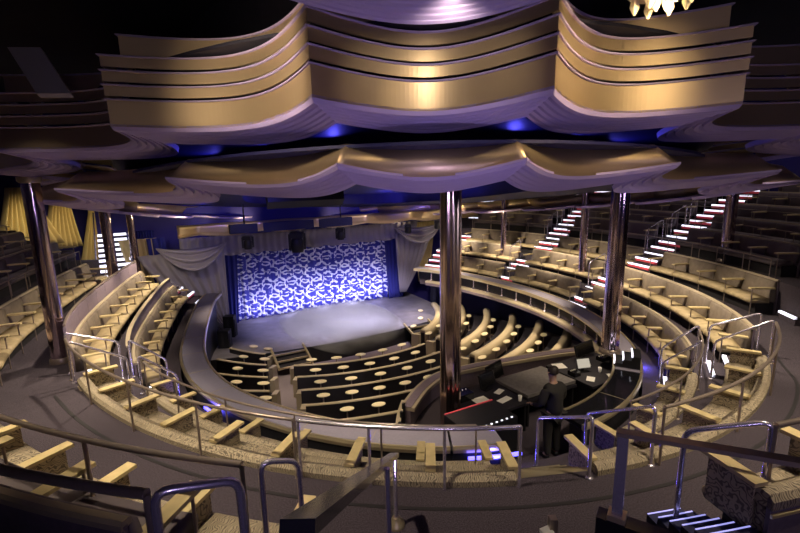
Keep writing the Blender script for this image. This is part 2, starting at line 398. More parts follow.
# upper rows, their shade painted into darker seat and back colours
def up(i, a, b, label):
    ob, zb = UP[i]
    bench(a, b, ob-.62, ob, zb-.87, zb-.42, zb, zb-.2, label, 'unlit upper benches', M['shadeseat'], M['shadeback'], bay=1.15)
M['shadeseat'] = mat('shade_painted_seat', (.13, .105, .11), .6)
M['shadeback'] = mat('shade_painted_back', (.16, .125, .14), .6)
names = ['lowest', 'second', 'third', 'fourth', 'highest']
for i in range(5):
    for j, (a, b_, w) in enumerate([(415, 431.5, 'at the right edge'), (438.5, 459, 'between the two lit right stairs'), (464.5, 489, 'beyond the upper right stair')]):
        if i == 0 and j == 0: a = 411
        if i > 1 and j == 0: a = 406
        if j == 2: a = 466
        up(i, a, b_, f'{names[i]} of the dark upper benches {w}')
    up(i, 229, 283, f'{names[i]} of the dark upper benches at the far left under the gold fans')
up(0, 293, 325, 'dark bench at the bottom left corner in front of the thick bronze rail')

# mauve panel walls behind the far left benches
def panelwall(o, z0, z1, a, b, label, rail):
    e = empty('panel_wall', P(o, (a+b)/2, z0), label, 'low wall')
    t = ths(o, a, b, .9)
    for i in range(len(t)-1):
        d = (t[i+1]-t[i])*.01
        MB().sweep([(o, z0), (o, z1), (o+.05, z1), (o+.05, z0)], sub(t[i]+d, t[i+1]-d, 3)).build('panel', M['shell'], e)
    if rail: MB().tube([P(o+.02, q, z1+.05) for q in ths(o, a, b, .3)], .028, 8).build('handrail', M['bronze'], e)
    else: MB().sweep([(o-.02, z1), (o-.02, z1+.03), (o+.07, z1+.03), (o+.07, z1)], ths(o, a, b, .3)).build('top_cap', M['cap'], e)
panelwall(2.11, -3.85, -2.95, 229, 282, 'tall mauve panelled wall with a dark handrail between the far left benches', True)
panelwall(1.04, -4.18, -3.62, 229, 282, 'low mauve panelled wall behind the innermost far left bench', False)

# ------------------------------------------------------------------ rails
def rail(o, z, a, b, zfoot, label, r=.022, post=1.45, matr=None, pmat=None, turn=0, extra=None):
    matr = matr or M['bronze']; pmat = pmat or M['bronze']
    e = empty('guard_rail', P(o, (a+b)/2, zfoot), label, 'handrail')
    t = ths(o, a, b, .22); pts = [P(o, q, z) for q in t]
    MB().tube(pts, r, 10).build('handrail', matr, e)
    for q in ths(o, a, b, post):
        mb = MB(); mb.tube([P(o, q, zfoot), P(o, q, z)], r*.72, 8); po = mb.build('post', pmat, e); MB().lathe(P(o, q, zfoot), [(r*2, 0), (r*2, .012), (r*.8, .02)], 10).build('foot_plate', pmat, po)
    return e
rail(1.05, -3.42, 293, 338.8, -4.18, 'bronze rail behind the inner bench of the near left curve', .020)
rail(2.13, -2.82, 289.5, 323.9, -3.62, 'long bronze rail along the promenade of the near left curve', .022)
rail(2.13, -2.82, 324.3, 340.6, -3.62, 'bright chrome rail with close posts at the bottom centre of the ring', .026, .95, matr=M['chrome'], pmat=M['chrome'])
rail(1.05, -3.42, 357.5, 390, -4.18, 'bronze rail behind the inner bench at the near right', .020)
rail(2.13, -2.82, 352.5, 383.5, -3.62, 'long bronze rail along the promenade at the near right', .024)
rail(4.10, -2.0, 292, 327.3, -2.95, 'bronze rail crossing the lower left above the patterned bench', .025)
rail(4.92, -1.62, 300, 327.1, -2.1, 'thick bronze rail in the bottom left corner', .030, post=1.8)
rail(3.80, -2.0, 348.4, 368, -2.5, 'bronze rail at the right edge above the lower right bench', .025)
rail(3.92, -2.45, 411, 460, -2.95, 'thin rail above the third row at right', .017, 1.0)
rail(3.92, -2.45, 464.5, 489, -2.95, 'thin rail above the third row at far right', .017, 1.0)
rail(3.92, -2.45, 229, 283, -2.95, 'thin rail above the tan and grey bench at far left', .017, 1.0)
for i in range(4):
    o, z = UP[i]
    rail(o+.1, z+.3, 409, 460, z+.4-.87-.01, f'thin rail on the {names[i]} dark upper bench row at right', .013, 1.2)
    rail(o+.1, z+.3, 232, 283, z+.4-.87-.01, f'thin rail on the {names[i]} dark upper bench row at left', .013, 1.2)

# chrome hoops at the ends of benches
def hoop(pa, ta, pb, tb, label, r=.022, m_=None):
    """legs from pa up to ta, from pb up to tb, with rounded corners"""
    m_ = m_ or M['chrome']
    pa, ta, pb, tb = map(Vector, (pa, ta, pb, tb)); e = empty('stair_hoop', (pa+pb)/2, label, 'handrail')
    def bend(a, c, b, k=.09):
        d1 = (a-c).normalized()*k; d2 = (b-c).normalized()*k
        return [c+d1*(1-s)**2 + d2*s**2 for s in (0, .25, .5, .75, 1)]
    pts = [pa] + bend(pa, ta, tb) + bend(ta, tb, pb) + [pb]
    MB().tube(pts, r, 10).build('hoop_tube', m_, e)
    for p in (pa, pb): MB().lathe(p, [(r*2.2, 0), (r*2.2, .015), (r, .025)], 12).build('foot_plate', m_, e)
def rhoop(th, o0, z0, o1, z1, h, label, r=.022):
    hoop(P(o0, th, z0), P(o0, th, z0+h), P(o1, th, z1), P(o1, th, z1+h), label, r)
rhoop(284.4, 1.25, -4.18, 2.12, -3.8, .85, 'upper chrome hoop rail at the left steps, farther of the pair')
rhoop(290.9, 1.25, -4.18, 2.12, -3.6, .8, 'upper chrome hoop rail at the left steps, nearer of the pair')
rhoop(284.4, .40, -4.8, 1.06, -4.18, .85, 'lower chrome hoop rail at the left steps, farther of the pair')
rhoop(290.9, .40, -4.8, 1.06, -4.18, .8, 'lower chrome hoop rail at the left steps, nearer of the pair')
rhoop(390.5, .40, -4.8, 1.06, -4.18, .85, 'lower chrome hoop rail at the right steps, farther of the pair')
rhoop(384.2, .40, -4.8, 1.06, -4.18, .8, 'lower chrome hoop rail at the right steps, nearer of the pair')
rhoop(390.5, 1.25, -4.18, 2.12, -3.8, .85, 'upper chrome hoop rail at the right steps, farther of the pair')
rhoop(384.2, 1.25, -4.18, 2.12, -3.6, .8, 'upper chrome hoop rail at the right steps, nearer of the pair')
rhoop(346.2, .85, -4.3, 2.1, -3.6, .8, 'chrome hoop rail beside the booth steps, left of the pair')
rhoop(351.8, .95, -4.3, 2.1, -3.6, .8, 'chrome hoop rail beside the booth steps, right of the pair')
hoop(P(4.05, 327.9, -2.95), P(4.05, 327.9, -2.0), P(3.86, 328.95, -3.0), P(3.86, 328.95, -2.1), 'chrome hoop at the end of the lower left patterned bench', .022)
hoop(P(4.92, 327.3, -2.6), P(4.92, 327.3, -1.6), P(4.66, 328.9, -2.7), P(4.66, 328.9, -1.68), 'thick violet lit chrome hoop in the bottom left corner', .026)
hoop(P(3.42, 346.0, -3.55), P(3.42, 346.0, -2.2), P(3.78, 348.35, -2.75), P(3.78, 348.35, -1.98), 'large chrome hoop beside the lower right patterned bench', .024)
# upper hoops beside the right stairs
k_ = 0
for th in (434.9, 462.2):
    for o, z, nm in ((1.7, -4.0, 'lowest'), (4.3, -2.9, 'second'), (5.4, -2.4, 'third'), (6.3, -2.0, 'top')):
        sec_ = 'lower' if th < 440 else 'upper'
        hoop(P(o-.45, th+2, z-.1), P(o-.45, th+2, z+.75), P(o+.25, th+2, z+.2), P(o+.25, th+2, z+1.05), f'{nm} slim hoop rail climbing beside the {sec_} right stair', .015)

# ------------------------------------------------------------------ stairs
def stairs(th, o0, z0, o1, z1, n, w, label, red=False, f=None, nosing=None):
    e = empty('lit_stair', P((o0+o1)/2, th, min(z0, z1)-.1), label, 'stairs')
    for i in range(n):
        o = o0+(o1-o0)*(i+.0)/n; oo = o0+(o1-o0)*(i+1)/n; z = z0+(z1-z0)*(i+1)/n; zb = z-(z1-z0)/n
        pm = P((o+oo)/2, th, 0); X = (P(oo, th, 0)-P(o, th, 0))/2; Y = X.cross(Vector((0, 0, 1))).normalized()*w/2
        c = Vector((pm.x, pm.y, ZS+(z+zb-.12)/2))
        tr = MB().box(c, X, Y, (0, 0, (z-zb+.12)/2)).build('tread', M['carpet'], e)
        pf = P(o, th, z)
        MB().box(pf+Vector((0, 0, -.025)), X.normalized()*.035, Y, (0, 0, .028)).build('step_light', nosing or M['led'], tr)
        if red:
            MB().box(P(o-.012, th, z-.10), X.normalized()*.012, Y, (0, 0, .04)).build('riser_panel', M['ledred'], tr)
    return e
stairs(287.6, .5, -4.8, 2.06, -3.75, 6, .78, 'short lit steps down through the benches at the left hoops')
stairs(387.4, .5, -4.8, 2.06, -3.75, 6, .78, 'short lit steps down through the benches at the right hoops')
stairs(343.8, 1.2, -4.18, 2.1, -3.6, 5, 1.0, 'steps with pale nosings leading down to the sound booth', nosing=M['trim'])
stairs(435, .55, -4.8, 2.06, -3.85, 6, .95, 'bottom flight of the lower right stair with red risers', True)
stairs(435.3, 3.2, -3.6, 8.5, -.85, 15, 1.0, 'long lit stair climbing the right gallery, the nearer one', True)
stairs(462.2, .55, -4.8, 2.06, -3.85, 6, .95, 'bottom flight of the upper right stair with red risers', True)
stairs(462.4, 3.2, -3.6, 8.5, -.85, 15, 1.0, 'long lit stair climbing the right gallery, the farther one', True)
stairs(491.5, 3.2, -3.85, 8.0, -1.5, 14, 1.2, 'pink lit stair at the far right beside the stage drapes', True)
stairs(491.5, .2, -4.8, 2.06, -3.85, 5, 1.0, 'small lit steps at the far right end of the front bench', True)
stairs(405.2, 3.75, -3.8, 4.4, -3.3, 3, .6, 'blue white lit steps at the right edge of the picture')
stairs(224.5, .2, -4.8, 1.4, -4.2, 3, 1.1, 'three lit steps with red trim at the left end of the parapet', True)
# frontal stair left of the stage
e = empty('lit_stair', W(-9, -7.8, -4.1), 'straight flight of white lit steps at far left beyond the benches', 'stairs')
for i in range(9):
    u = -8.2-.16*i; z = -3.9+.19*(i+1)
    MB().ubox(u-.16, u, -8.35, -7.25, z-.24, z).build('tread', M['carpet'], e); MB().ubox(u-.01, u+.03, -8.35, -7.25, z-.09, z+.01).build('step_light', M['led'], e)
for v in (-8.4, -7.2):
    MB().tube([W(-8.0, v, -3.2), W(-9.7, v, -1.3)], .03, 8).build('handrail', M['chrome'], e)
# far-left chrome rails
hoop(W(-6.6, -7.3, -4.1), W(-6.6, -7.3, -3.3), W(-5.6, -6.9, -4.1), W(-5.6, -6.9, -3.4), 'chrome rail at the far left end of the middle bench', .03)
hoop(W(-7.2, -6.0, -4.8), W(-7.2, -6.0, -4.0), W(-6.4, -5.6, -4.8), W(-6.4, -5.6, -4.2), 'small chrome rail at the far left end of the parapet', .03)

# ------------------------------------------------------------------ stair rails next to the camera
e = empty('stair_rail', P(2.7, 332, -3.6), 'black glossy flat handrail slanting from a chrome post towards the lower left', 'handrail')
pa = P(2.7, 332, -2.78); pb = Vector((-.27, 1.0, ZS-.86)); d = (pb-pa)
X = d/2; Y = Vector((1, 0, 0))*.045; N_ = X.cross(Y).normalized()*.02
MB().box((pa+pb)/2, X, Y, N_).build('handrail', M['gloss'], e)
MB().tube([P(2.7, 332, -3.6), pa], .022, 10).build('post', M['chrome'], e)
MB().lathe(P(2.7, 332, -3.6), [(.09, 0), (.09, .03), (.05, .05), (.04, .10)], 14).build('post_base', M['trim'], e)
pm_ = pa.lerp(pb, .42); MB().tube([Vector((pm_.x+.05, pm_.y, ZS-3.6)), pm_+Vector((.05, 0, -.02))], .02, 8).build('post', M['chrome'], e)
e = empty('stair_rail', P(3.3, 343, -3.3), 'wide flat brown handrail on a red reflecting chrome post at lower right', 'handrail')
pa = Vector((1.38, 2.7, ZS-1.66)); pb = Vector((2.45, 2.0, ZS-1.52))
d = pb-pa; X = d/2; Y = d.cross(Vector((0, 0, 1))).normalized()*.035; N_ = X.cross(Y).normalized()*.014
MB().box((pa+pb)/2, X, Y, N_).build('handrail', M['bronze'], e)
hx = Vector((d.x, d.y, 0)).normalized()
MB().box(pa+hx*.04-Vector((0, 0, .31)), hx*.032, Y*.8, (0, 0, .30)).build('post', M['chrome'], e)
MB().box(pa+hx*.04-Vector((0, 0, .60)), hx*.055, Y*1.5, (0, 0, .02)).build('post_base', M['trim'], e)
MB().box(pa+hx*.42-Vector((0, 0, 1.3)), hx*.50, Y*1.7, (0, 0, .68)).build('newel_plinth', M['gloss'], e)
# lit steps inside the lower right hoop
e = empty('lit_stair', P(3.5, 346, -3.7), 'blue lit steps beside the lower right patterned bench', 'stairs')
for i in range(6):
    z = -3.2+.07*(i+1); o = 3.25+.13*i
    tr = MB().sweep([(o, z-.22), (o, z), (o+.13, z), (o+.13, z-.22)], sub(345.2, 347.2, 2)).build('tread', M['navy'], e)
    MB().sweep([(o-.006, z-.012), (o-.006, z+.004), (o+.006, z+.004), (o+.006, z-.012)], sub(345.25, 347.15, 2)).build('step_light', M['ledsoft'], tr)
# small pale end post near bottom centre
e = empty('armrest_post', P(3.2, 340.3, -3.6), 'short tan post with a white cap standing alone on the carpet at bottom centre', 'post')
MB().box(P(3.2, 340.3, -3.35), (.035, 0, 0), (0, .035, 0), (0, 0, .25)).build('post', M['bronze'], e)
MB().box(P(3.34, 340.1, -3.22), (.045, .02, 0), (-.05, .15, 0), (0, 0, .02)).build('white_cap', M['paper'], e)

# blue strip glow boxes on the walkway
def glow(o, a, b, z, label):
    e = empty('strip_lamp', P(o, (a+b)/2, z), label, 'lamp')
    MB().sweep([(o, z), (o, z+.05), (o+.04, z+.05), (o+.04, z)], ths(o, a, b, .2)).build('lens', M['ledblue'], e)
    MB().sweep([(o-.01, z-.02), (o-.01, z), (o+.05, z), (o+.05, z-.02)], ths(o, a, b, .2)).build('housing', M['black'], e)
    p = P(o+.12, (a+b)/2, z+.03); l = bpy.data.lights.new('blue_strip', 'POINT'); l.color = (.12, .1, 1); l.energy = 14; l.shadow_soft_size = .05
    ob = bpy.data.objects.new('blue_strip_light', l); COL.objects.link(ob); ob.location = p
glow(.05, 339.5, 347.5, -4.62, 'blue strip light glowing under the parapet near the picture centre')
glow(.05, 294, 299, -4.72, 'blue strip light glowing at the left bend of the parapet')
glow(.05, 395, 399, -4.72, 'blue strip light glowing at the right bend of the parapet')

# ------------------------------------------------------------------ columns
def column(loc, z0, z1, r, m_, label, flutes=0):
    e = empty('column', (loc.x, loc.y, z0+ZS), label, 'column', None)
    n = 48; prof = [(r, 0), (r, z1-z0)]
    if flutes:
        vs = []; 
        for z in (0, z1-z0):
            for k in range(n*2):
                a = 2*PI*k/(n*2); rr = r*(1+.035*math.cos(flutes*a)); vs.append((loc.x+rr*math.cos(a), loc.y+rr*math.sin(a), z0+ZS+z))
        N2 = n*2; MB().add(vs, [(k, (k+1) % N2, N2+(k+1) % N2, N2+k) for k in range(N2)], True).build('shaft', m_, e)
    else: MB().lathe((loc.x, loc.y, z0+ZS), prof, n).build('shaft', m_, e)
    MB().lathe((loc.x, loc.y, z0+ZS), [(r*1.25, 0), (r*1.25, .08), (r*1.05, .12)], 32).build('base_ring', M['bronze'], e)
    MB().lathe((loc.x, loc.y, z1+ZS-.12), [(r*1.05, 0), (r*1.3, .05), (r*1.3, .12)], 32).build('top_ring', M['bronze'], e)
column(Vector((.98, 8.75, 0)), -6.7, .1, .205, M['column'], 'polished bronze mirror column right of the picture centre, the thickest', 9)
column(Vector((5.15, 10.75, 0)), -4.42, .1, .20, M['mosaic'], 'glittering mosaic column standing on the right parapet', 9)
column(Vector((-7.42, 9.45, 0)), -3.85, .1, .165, M['mosaic'], 'leaning looking mosaic column on the promenade at far left')
column(Vector((-10.05, 15.8, 0)), -3.85, .1, .17, M['mosaic'], 'slender mosaic column behind the left benches beside the lit steps')
column(Vector((-10.6, 18.2, 0)), -3.9, .1, .14, M['mosaic'], 'thin column right of the straight white lit flight at far left')
column(Vector((10.45, 14.5, 0)), -2.95, -.2, .17, M['mosaic'], 'mosaic column among the dark upper rows at right')
column(Vector((6.95, 17.2, 0)), -3.9, -.2, .14, M['mosaic'], 'slim mosaic column between the two lit right stairs')
column(Vector((4.83, 21.2, 0)), -3.9, -.2, .12, M['mosaic'], 'thinnest column beyond the far right stair')

# ------------------------------------------------------------------ ceiling rings
cus = [182.6+17.75*k for k in range(7)] + [306.8, 326.3, 342.6, 359.9] + [377.6+17.45*k for k in range(10)]
def seg(th):
    while th < cus[0]: th += 360
    while th > cus[-1]: th -= 360
    if th < cus[0]: return 0.
    for i in range(len(cus)-1):
        if th <= cus[i+1]: return (th-cus[i])/(cus[i+1]-cus[i])
    return 1.
def edge(th): return abs(2*seg(th)-1)**2.0
def wrap(lo, hi, th, pw=1.0):      # scalloped offset: cusps at `hi`, mid-panels at `lo`
    d = abs((th-334+180) % 360-180); d = max(0, min(1, (d-27)/40)); d = d*d*(3-2*d)
    return lo + (hi-lo)*edge(th) + 1.6*d
def cts(a, b):
    out = []
    for i in range(len(cus)-1):
        if cus[i] >= a-.01 and cus[i+1] <= b+.01: out += [cus[i]+(cus[i+1]-cus[i])*k/44 for k in range(44)]
    return out+[b]
def bandring(tiers, a, b, lo, hi, name, label, cat, mband, mstrip, sag=0, cusp_div=1):
    e = empty(name, P(1, 334, tiers[0][0]), label, cat)
    ts_ = cts(a, b)
    for i, (z0, z1, rec) in enumerate(tiers):
        def F(o, th, z): return tilt(P(wrap(lo, hi, th)+o, th, z - sag*(1-edge(th))))
        MB().sweep([(rec, z0), (rec, z1), (rec-.03, z1), (rec-.03, z0)], ts_, F).build('gold_band', mband, e)
        if i < len(tiers)-1 or True:
            MB().sweep([(rec+.035, z1), (rec+.045, z1+.012), (rec+.02, z1+.022), (rec-.12, z1+.022), (rec-.12, z1)], ts_, F).build('lilac_strip', mstrip, e)
    return e
A0, A1 = cus[0], cus[-1]
tz = [(.72, 1.05, 0), (1.10, 1.225, .02), (1.275, 1.40, .02), (1.455, 1.58, .02), (1.64, 1.9, -.25)]
mb = MB(); mb.sweep([(-1.0, .9), (-1.0, 3.3), (-1.1, 3.3), (-1.1, .9)], ths(0, 180, 540, .5)); struct(mb, 'ceiling_core', M['ceil'])
mb = MB(); mb.sweep([(-1.0, 1.62), (1.3, 1.62), (1.3, 1.66), (-1.0, 1.66)], ths(0, 180, 540, .5), lambda o, t, z: tilt(P(o, t, z))); struct(mb, 'ceiling_top', M['ceil'])
bandring(tz, A0, A1, 1.05, 1.92, 'ceiling_canopy', 'upper scalloped gold canopy in four stepped bands with lilac edges', 'ceiling canopy', M['gold'], M['strip'])
def fringe(a, b, lo, hi, z, ins, drop, n, name, label, sag=0, m_=None, lo2=None):
    e = empty(name, P(0, 334, z-drop), label, 'ceiling drape')
    ts_ = cts(a, b)
    for k in range(n):
        q0 = ins*k/n; q1 = ins*(k+1)/n; z0 = z-drop*k/n; z1 = z-drop*(k+1)/n
        def F(o, th, zz): return tilt(P(wrap(lo, hi, th)+o, th, zz - sag*(1-edge(th))))
        mm = (q0+q1)/2
        MB().sweep([(-q0, z0), (-mm*.6-q0*.4, z0-.045), (-mm*.4-q1*.6, z1-.045), (-q1, z1+.03), (-q0, z0+.03)], ts_, F, smooth=False).build('pleat', m_ or M['fringe'], e)
    return e
fringe(A0, A1, 1.05, 1.92, .72, .75, .07, 6, 'pleated_soffit', 'lilac pleated soffit curling under the upper gold canopy')
e = empty('ceiling_canopy', P(1, 334, .1), 'lower shadowed gold canopy ring above the column tops', 'ceiling canopy')
def F(o, th, z):
    if z > .2: return tilt(P(wrap(.50, .85, th)+o, th, z))
    return tilt(P(wrap(.45, 1.25, th)+o, th, z-.10*(1-edge(th))))
MB().sweep([(0, .10), (0, .42), (-.03, .42), (-.03, .10)], cts(A0, A1), F, smooth=True).build('gold_band', M['gold'], e)
fringe(A0, A1, .45, 1.25, .10, .8, .12, 5, 'pleated_soffit', 'lilac pleated soffit under the lower canopy ring', sag=.10)
fringe(326.3, 342.6, 2.6, 3.5, 1.38, .55, .06, 6, 'pleated_soffit', 'lilac pleated soffit at the very top of the picture')
mb = MB(); mb.sweep([(2.5, 1.6), (4.4, 1.6), (4.4, 1.7), (2.5, 1.7)], ths(3, 326.3, 342.6, .3)); struct(mb, 'ceiling_upper', M['ceil'])
TP = lambda o, t, z: tilt(P(o, t, z))
mb = MB(); mb.sweep([(-1.9, .38), (-1.9, .80), (-1.8, .80), (-1.8, .38)], ths(0, 180, 540, .5), TP); struct(mb, 'ceiling_drum', M['ceilblue'])
mb = MB(); mb.sweep([(-1.9, .36), (.9, .36), (.9, .40), (-1.9, .40)], ths(0, 180, 540, .5), TP); struct(mb, 'ceiling_ring', M['ceilblue'])
mb = MB()
ring = ths(0, 180, 540, .5)[:-1]; n = len(ring)
mb = MB(); mb.add([TP(.9, t, .80) for t in ring]+[TP(.9, t, .86) for t in ring], [tuple(range(n)), tuple(range(n, 2*n))[::-1]] + [(i, (i+1) % n, n+(i+1) % n, n+i) for i in range(n)])
struct(mb, 'ceiling_upper_disc', M['ceilblue'])

# proscenium canopy: gold scalloped beam with downlights, grey valance, black boxes
def vsc(v, per=2.2): return abs(2*((v/per) % 1)-1)**1.6
def vband(u, v0, v1, z0, z1, dep, sag, per, name, label, m_, cat, n=120, nz=3, parts='panel'):
    e = empty(name, W(u, (v0+v1)/2, z0), label, cat)
    def F(s_, t_):
        v = v0+(v1-v0)*s_; q = vsc(v, per)
        return W(u+dep*q-.25*t_*0, v, z1+(z0-sag*(1-q)-z1)*t_)
    MB().grid(F, n, nz, thick=Vector((*AX, 0))*-.06).build(parts, m_, e)
    return e
vband(-6.6, -5.5, 9, -2.16, -1.76, .35, .15, 2.4, 'proscenium_canopy', 'wavy gold canopy above the grey valance, lit by small downlights', M['gold'], 'ceiling canopy')
e = empty('stage_valance', W(-8, .5, -3.0), 'silver grey valance hanging over the blue stage curtain', 'valance')
def F(s_, t_):
    v = -5.4+11.6*s_; q = abs(math.sin(v*3.3)); return W(-8.0+.05*math.sin(v*20)-.55*t_*(1-t_), v, -2.45+(-3.27-.08*q+2.45)*t_)
MB().grid(F, 200, 5, thick=Vector((*AX, 0))*-.04).build('cloth', M['greycloth'], e)
e = empty('hanging_screen', W(-2.6, -1.6, -1.05), 'black blank screen hanging tilted from the ceiling above the stage', 'screen')
mb = MB(); mb.box(W(-2.6, -1.55, -.48), Vector((*AY, 0))*1.35, Vector((*AX, 0))*.12+Vector((0, 0, .12)), Vector((0, 0, .45))+Vector((*AX, 0))*-.1); mb.build('housing', M['black'], e)
for v in (-2.6, -.5): MB().tube([W(-2.7, v, -.2), W(-2.7, v, .0)], .02, 6).build('hanger', M['black'], e)
e = empty('lighting_truss', W(-5.6, -.2, -2.35), 'dark blue box truss in front of the grey stage valance', 'truss')
MB().ubox(-6.6, -6.3, -3.6, 1.7, -2.22, -1.85).build('box', M['navy'], e)
for v in (-3.0, 1.2): MB().tube([W(-6.45, v, -1.9), W(-6.45, v, .0)], .03, 6).build('hanger', M['black'], e)
def moving_head(v, z, sc, label):
    e = empty('moving_head_lamp', W(-6.3, v, z-.3*sc), label, 'stage lamp', None)
    MB().box(W(-6.3, v, z+.18*sc), (.16*sc, 0, 0), (0, .16*sc, 0), (0, 0, .08*sc)).build('base', M['black'], e)
    for s_ in (-1, 1): MB().box(W(-6.3, v+s_*.2*sc, z), Vector((*AY, 0))*.03*sc, (0, .05, 0), (0, 0, .22*sc)).build('yoke_arm', M['black'], e)
    MB().lathe(W(-6.3, v, z-.28*sc), [(.15*sc, 0), (.18*sc, .12*sc), (.15*sc, .34*sc), (.08*sc, .42*sc)], 18).build('head', M['black'], e)
moving_head(-2.95, -2.6, 1.0, 'small black moving stage lamp, left one under the truss')
moving_head(-.9, -2.75, 1.6, 'largest black moving stage lamp in the middle under the truss')
moving_head(1.1, -2.55, 1.0, 'small black moving stage lamp, right one under the truss')
moving_head(4.6, -2.6, .8, 'black stage lamp at the right end of the grey valance')
moving_head(6.3, -2.5, .8, 'black stage lamp near the bronze column beyond the valance')

# ------------------------------------------------------------------ stage
VZ = -6.55
mb = MB(); fr = [(-3.55-.45*abs(t-.5)**2*6, -5.0+11*t) for t in sub(0, 1, 20)]
pts = fr + [(-12, 6.0), (-12, -5.0)]; n = len(pts)
mb.add([W(u, v, VZ) for u, v in pts]+[W(u, v, -7.4) for u, v in pts], [tuple(range(n)), tuple(range(n, 2*n))[::-1]]+[(i, (i+1) % n, n+(i+1) % n, n+i) for i in range(n)])
struct(mb, 'floor_stage', M['deck'])
e = empty('stage_edge', W(-3.5, .5, -7.2), 'black stage front edge below the fog', 'stage edge')
mb = MB(); vs = []
for u, v in fr: vs += [W(u+.02, v, -7.3), W(u+.02, v, VZ+.01), W(u+.07, v, VZ+.01), W(u+.07, v, -7.3)]
mb.add(vs, [(i*4+j, i*4+(j+1) % 4, i*4+4+(j+1) % 4, i*4+4+j) for i in range(len(fr)-1) for j in range(4)]); mb.build('fascia', M['black'], e)
# curtain
me = bpy.data.meshes.new('stage_curtain'); nu, nv = 260, 8; vs = []; uvs = []
cl = W(-8.6, .6, VZ)
for i in range(nu+1):
    for j in range(nv+1):
        v = -3.35+7.9*i/nu; z = VZ+.02+(3.75)*j/nv
        vs.append(tuple(W(-8.6+.07*math.sin(v*17)+.03*math.sin(v*41+j*.3), v, z)-cl)); uvs.append((i/nu, j/nv))
fs = [(i*(nv+1)+j, i*(nv+1)+j+1, (i+1)*(nv+1)+j+1, (i+1)*(nv+1)+j) for i in range(nu) for j in range(nv)]
me.from_pydata(vs, [], fs); uvl = me.uv_layers.new(name='UVMap')
for l in me.loops: uvl.data[l.index].uv = uvs[l.vertex_index]
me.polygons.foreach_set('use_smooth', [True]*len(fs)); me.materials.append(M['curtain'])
o = bpy.data.objects.new('stage_curtain', me); COL.objects.link(o); o.location = cl
sm_ = o.modifiers.new('thick', 'SOLIDIFY'); sm_.thickness = .02
tag(o, 'blue stage curtain with projected white light rings painted on', 'curtain')
def drape(v0t, v1t, v0b, v1b, z1, z0, u, m_, label, folds=6, name='drape', amp=.06, cat='curtain'):
    def F(s_, t_):
        k = t_**1.3; a = v0t+(v0b-v0t)*k; b = v1t+(v1b-v1t)*k
        return W(u+amp*math.sin(s_*folds*2*PI), a+(b-a)*s_, z1+(z0-z1)*t_)
    o = MB().grid(F, folds*8, 10, thick=Vector((*AX, 0))*-.03).build(name, m_); tag(o, label, cat); return o
drape(-4.6, -3.1, -4.2, -3.3, -2.9, VZ, -8.3, M['drapeblue'], 'blue velvet side drape at the left edge of the stage curtain')
drape(4.3, 5.6, 4.5, 5.4, -2.9, VZ, -8.3, M['drapeblue'], 'blue velvet side drape at the right edge of the stage curtain')
drape(-7.0, -3.7, -4.1, -3.75, -3.0, VZ, -7.8, M['greycloth'], 'silver grey tail drape tapering down at the left of the stage', 7)
drape(4.7, 6.9, 4.9, 5.3, -3.0, VZ+.4, -7.8, M['greycloth'], 'silver grey tail drape tapering down at the right of the stage', 6)
drape(-7.3, -6.3, -7.2, -6.5, -2.1, -6.5, -9.0, M['drapeblue'], 'long blue velvet drape left of the stage', 10)
drape(-7.6, -6.2, -6.6, -6.2, -2.4, -6.0, -8.6, M['goldfan'], 'narrow gold drape hanging left of the grey tail drape', 5)
drape(-6.6, -5.9, -6.3, -5.9, -2.4, -6.4, -8.5, M['drapeblue'], 'thin blue velvet strip beside the grey tail drape', 3)
drape(6.6, 7.8, 6.7, 7.4, -2.6, -6.0, -8.9, M['goldfan'], 'ribbed gold drape between the stage and the bronze column', 7)
def swag(v0, v1, zt, dip, u, m_, label):
    def F(s_, t_):
        v = v0+(v1-v0)*s_; sg = 4*s_*(1-s_)
        return W(u+.12*math.sin(t_*5*PI)*sg+.35*sg*t_, v, zt-dip*sg*(.15+.85*t_)-.02*t_)
    o = MB().grid(F, 24, 26, thick=(0, 0, -.02)).build('swag', m_); tag(o, label, 'curtain')
swag(-6.3, -3.6, -2.7, 1.0, -7.6, M['greycloth'], 'silver grey swag looping at the upper left of the stage')
swag(4.5, 7.4, -2.6, .9, -7.6, M['greycloth'], 'silver grey swag looping at the upper right of the stage')
# fog
mb = MB(); mb.lathe(W(-5.85, .7, VZ+.02), [(.02, 0), (3.2, .0), (3.4, .05), (3.2, .4), (2.4, .5), (.02, .5)], 40, sx=.76, sy=1.35, rot=math.atan2(AY[1], AY[0]))
o = mb.build('stage_fog', M['fog']); tag(o, 'low white fog lying on the stage in front of the curtain', 'fog', kind='stuff')
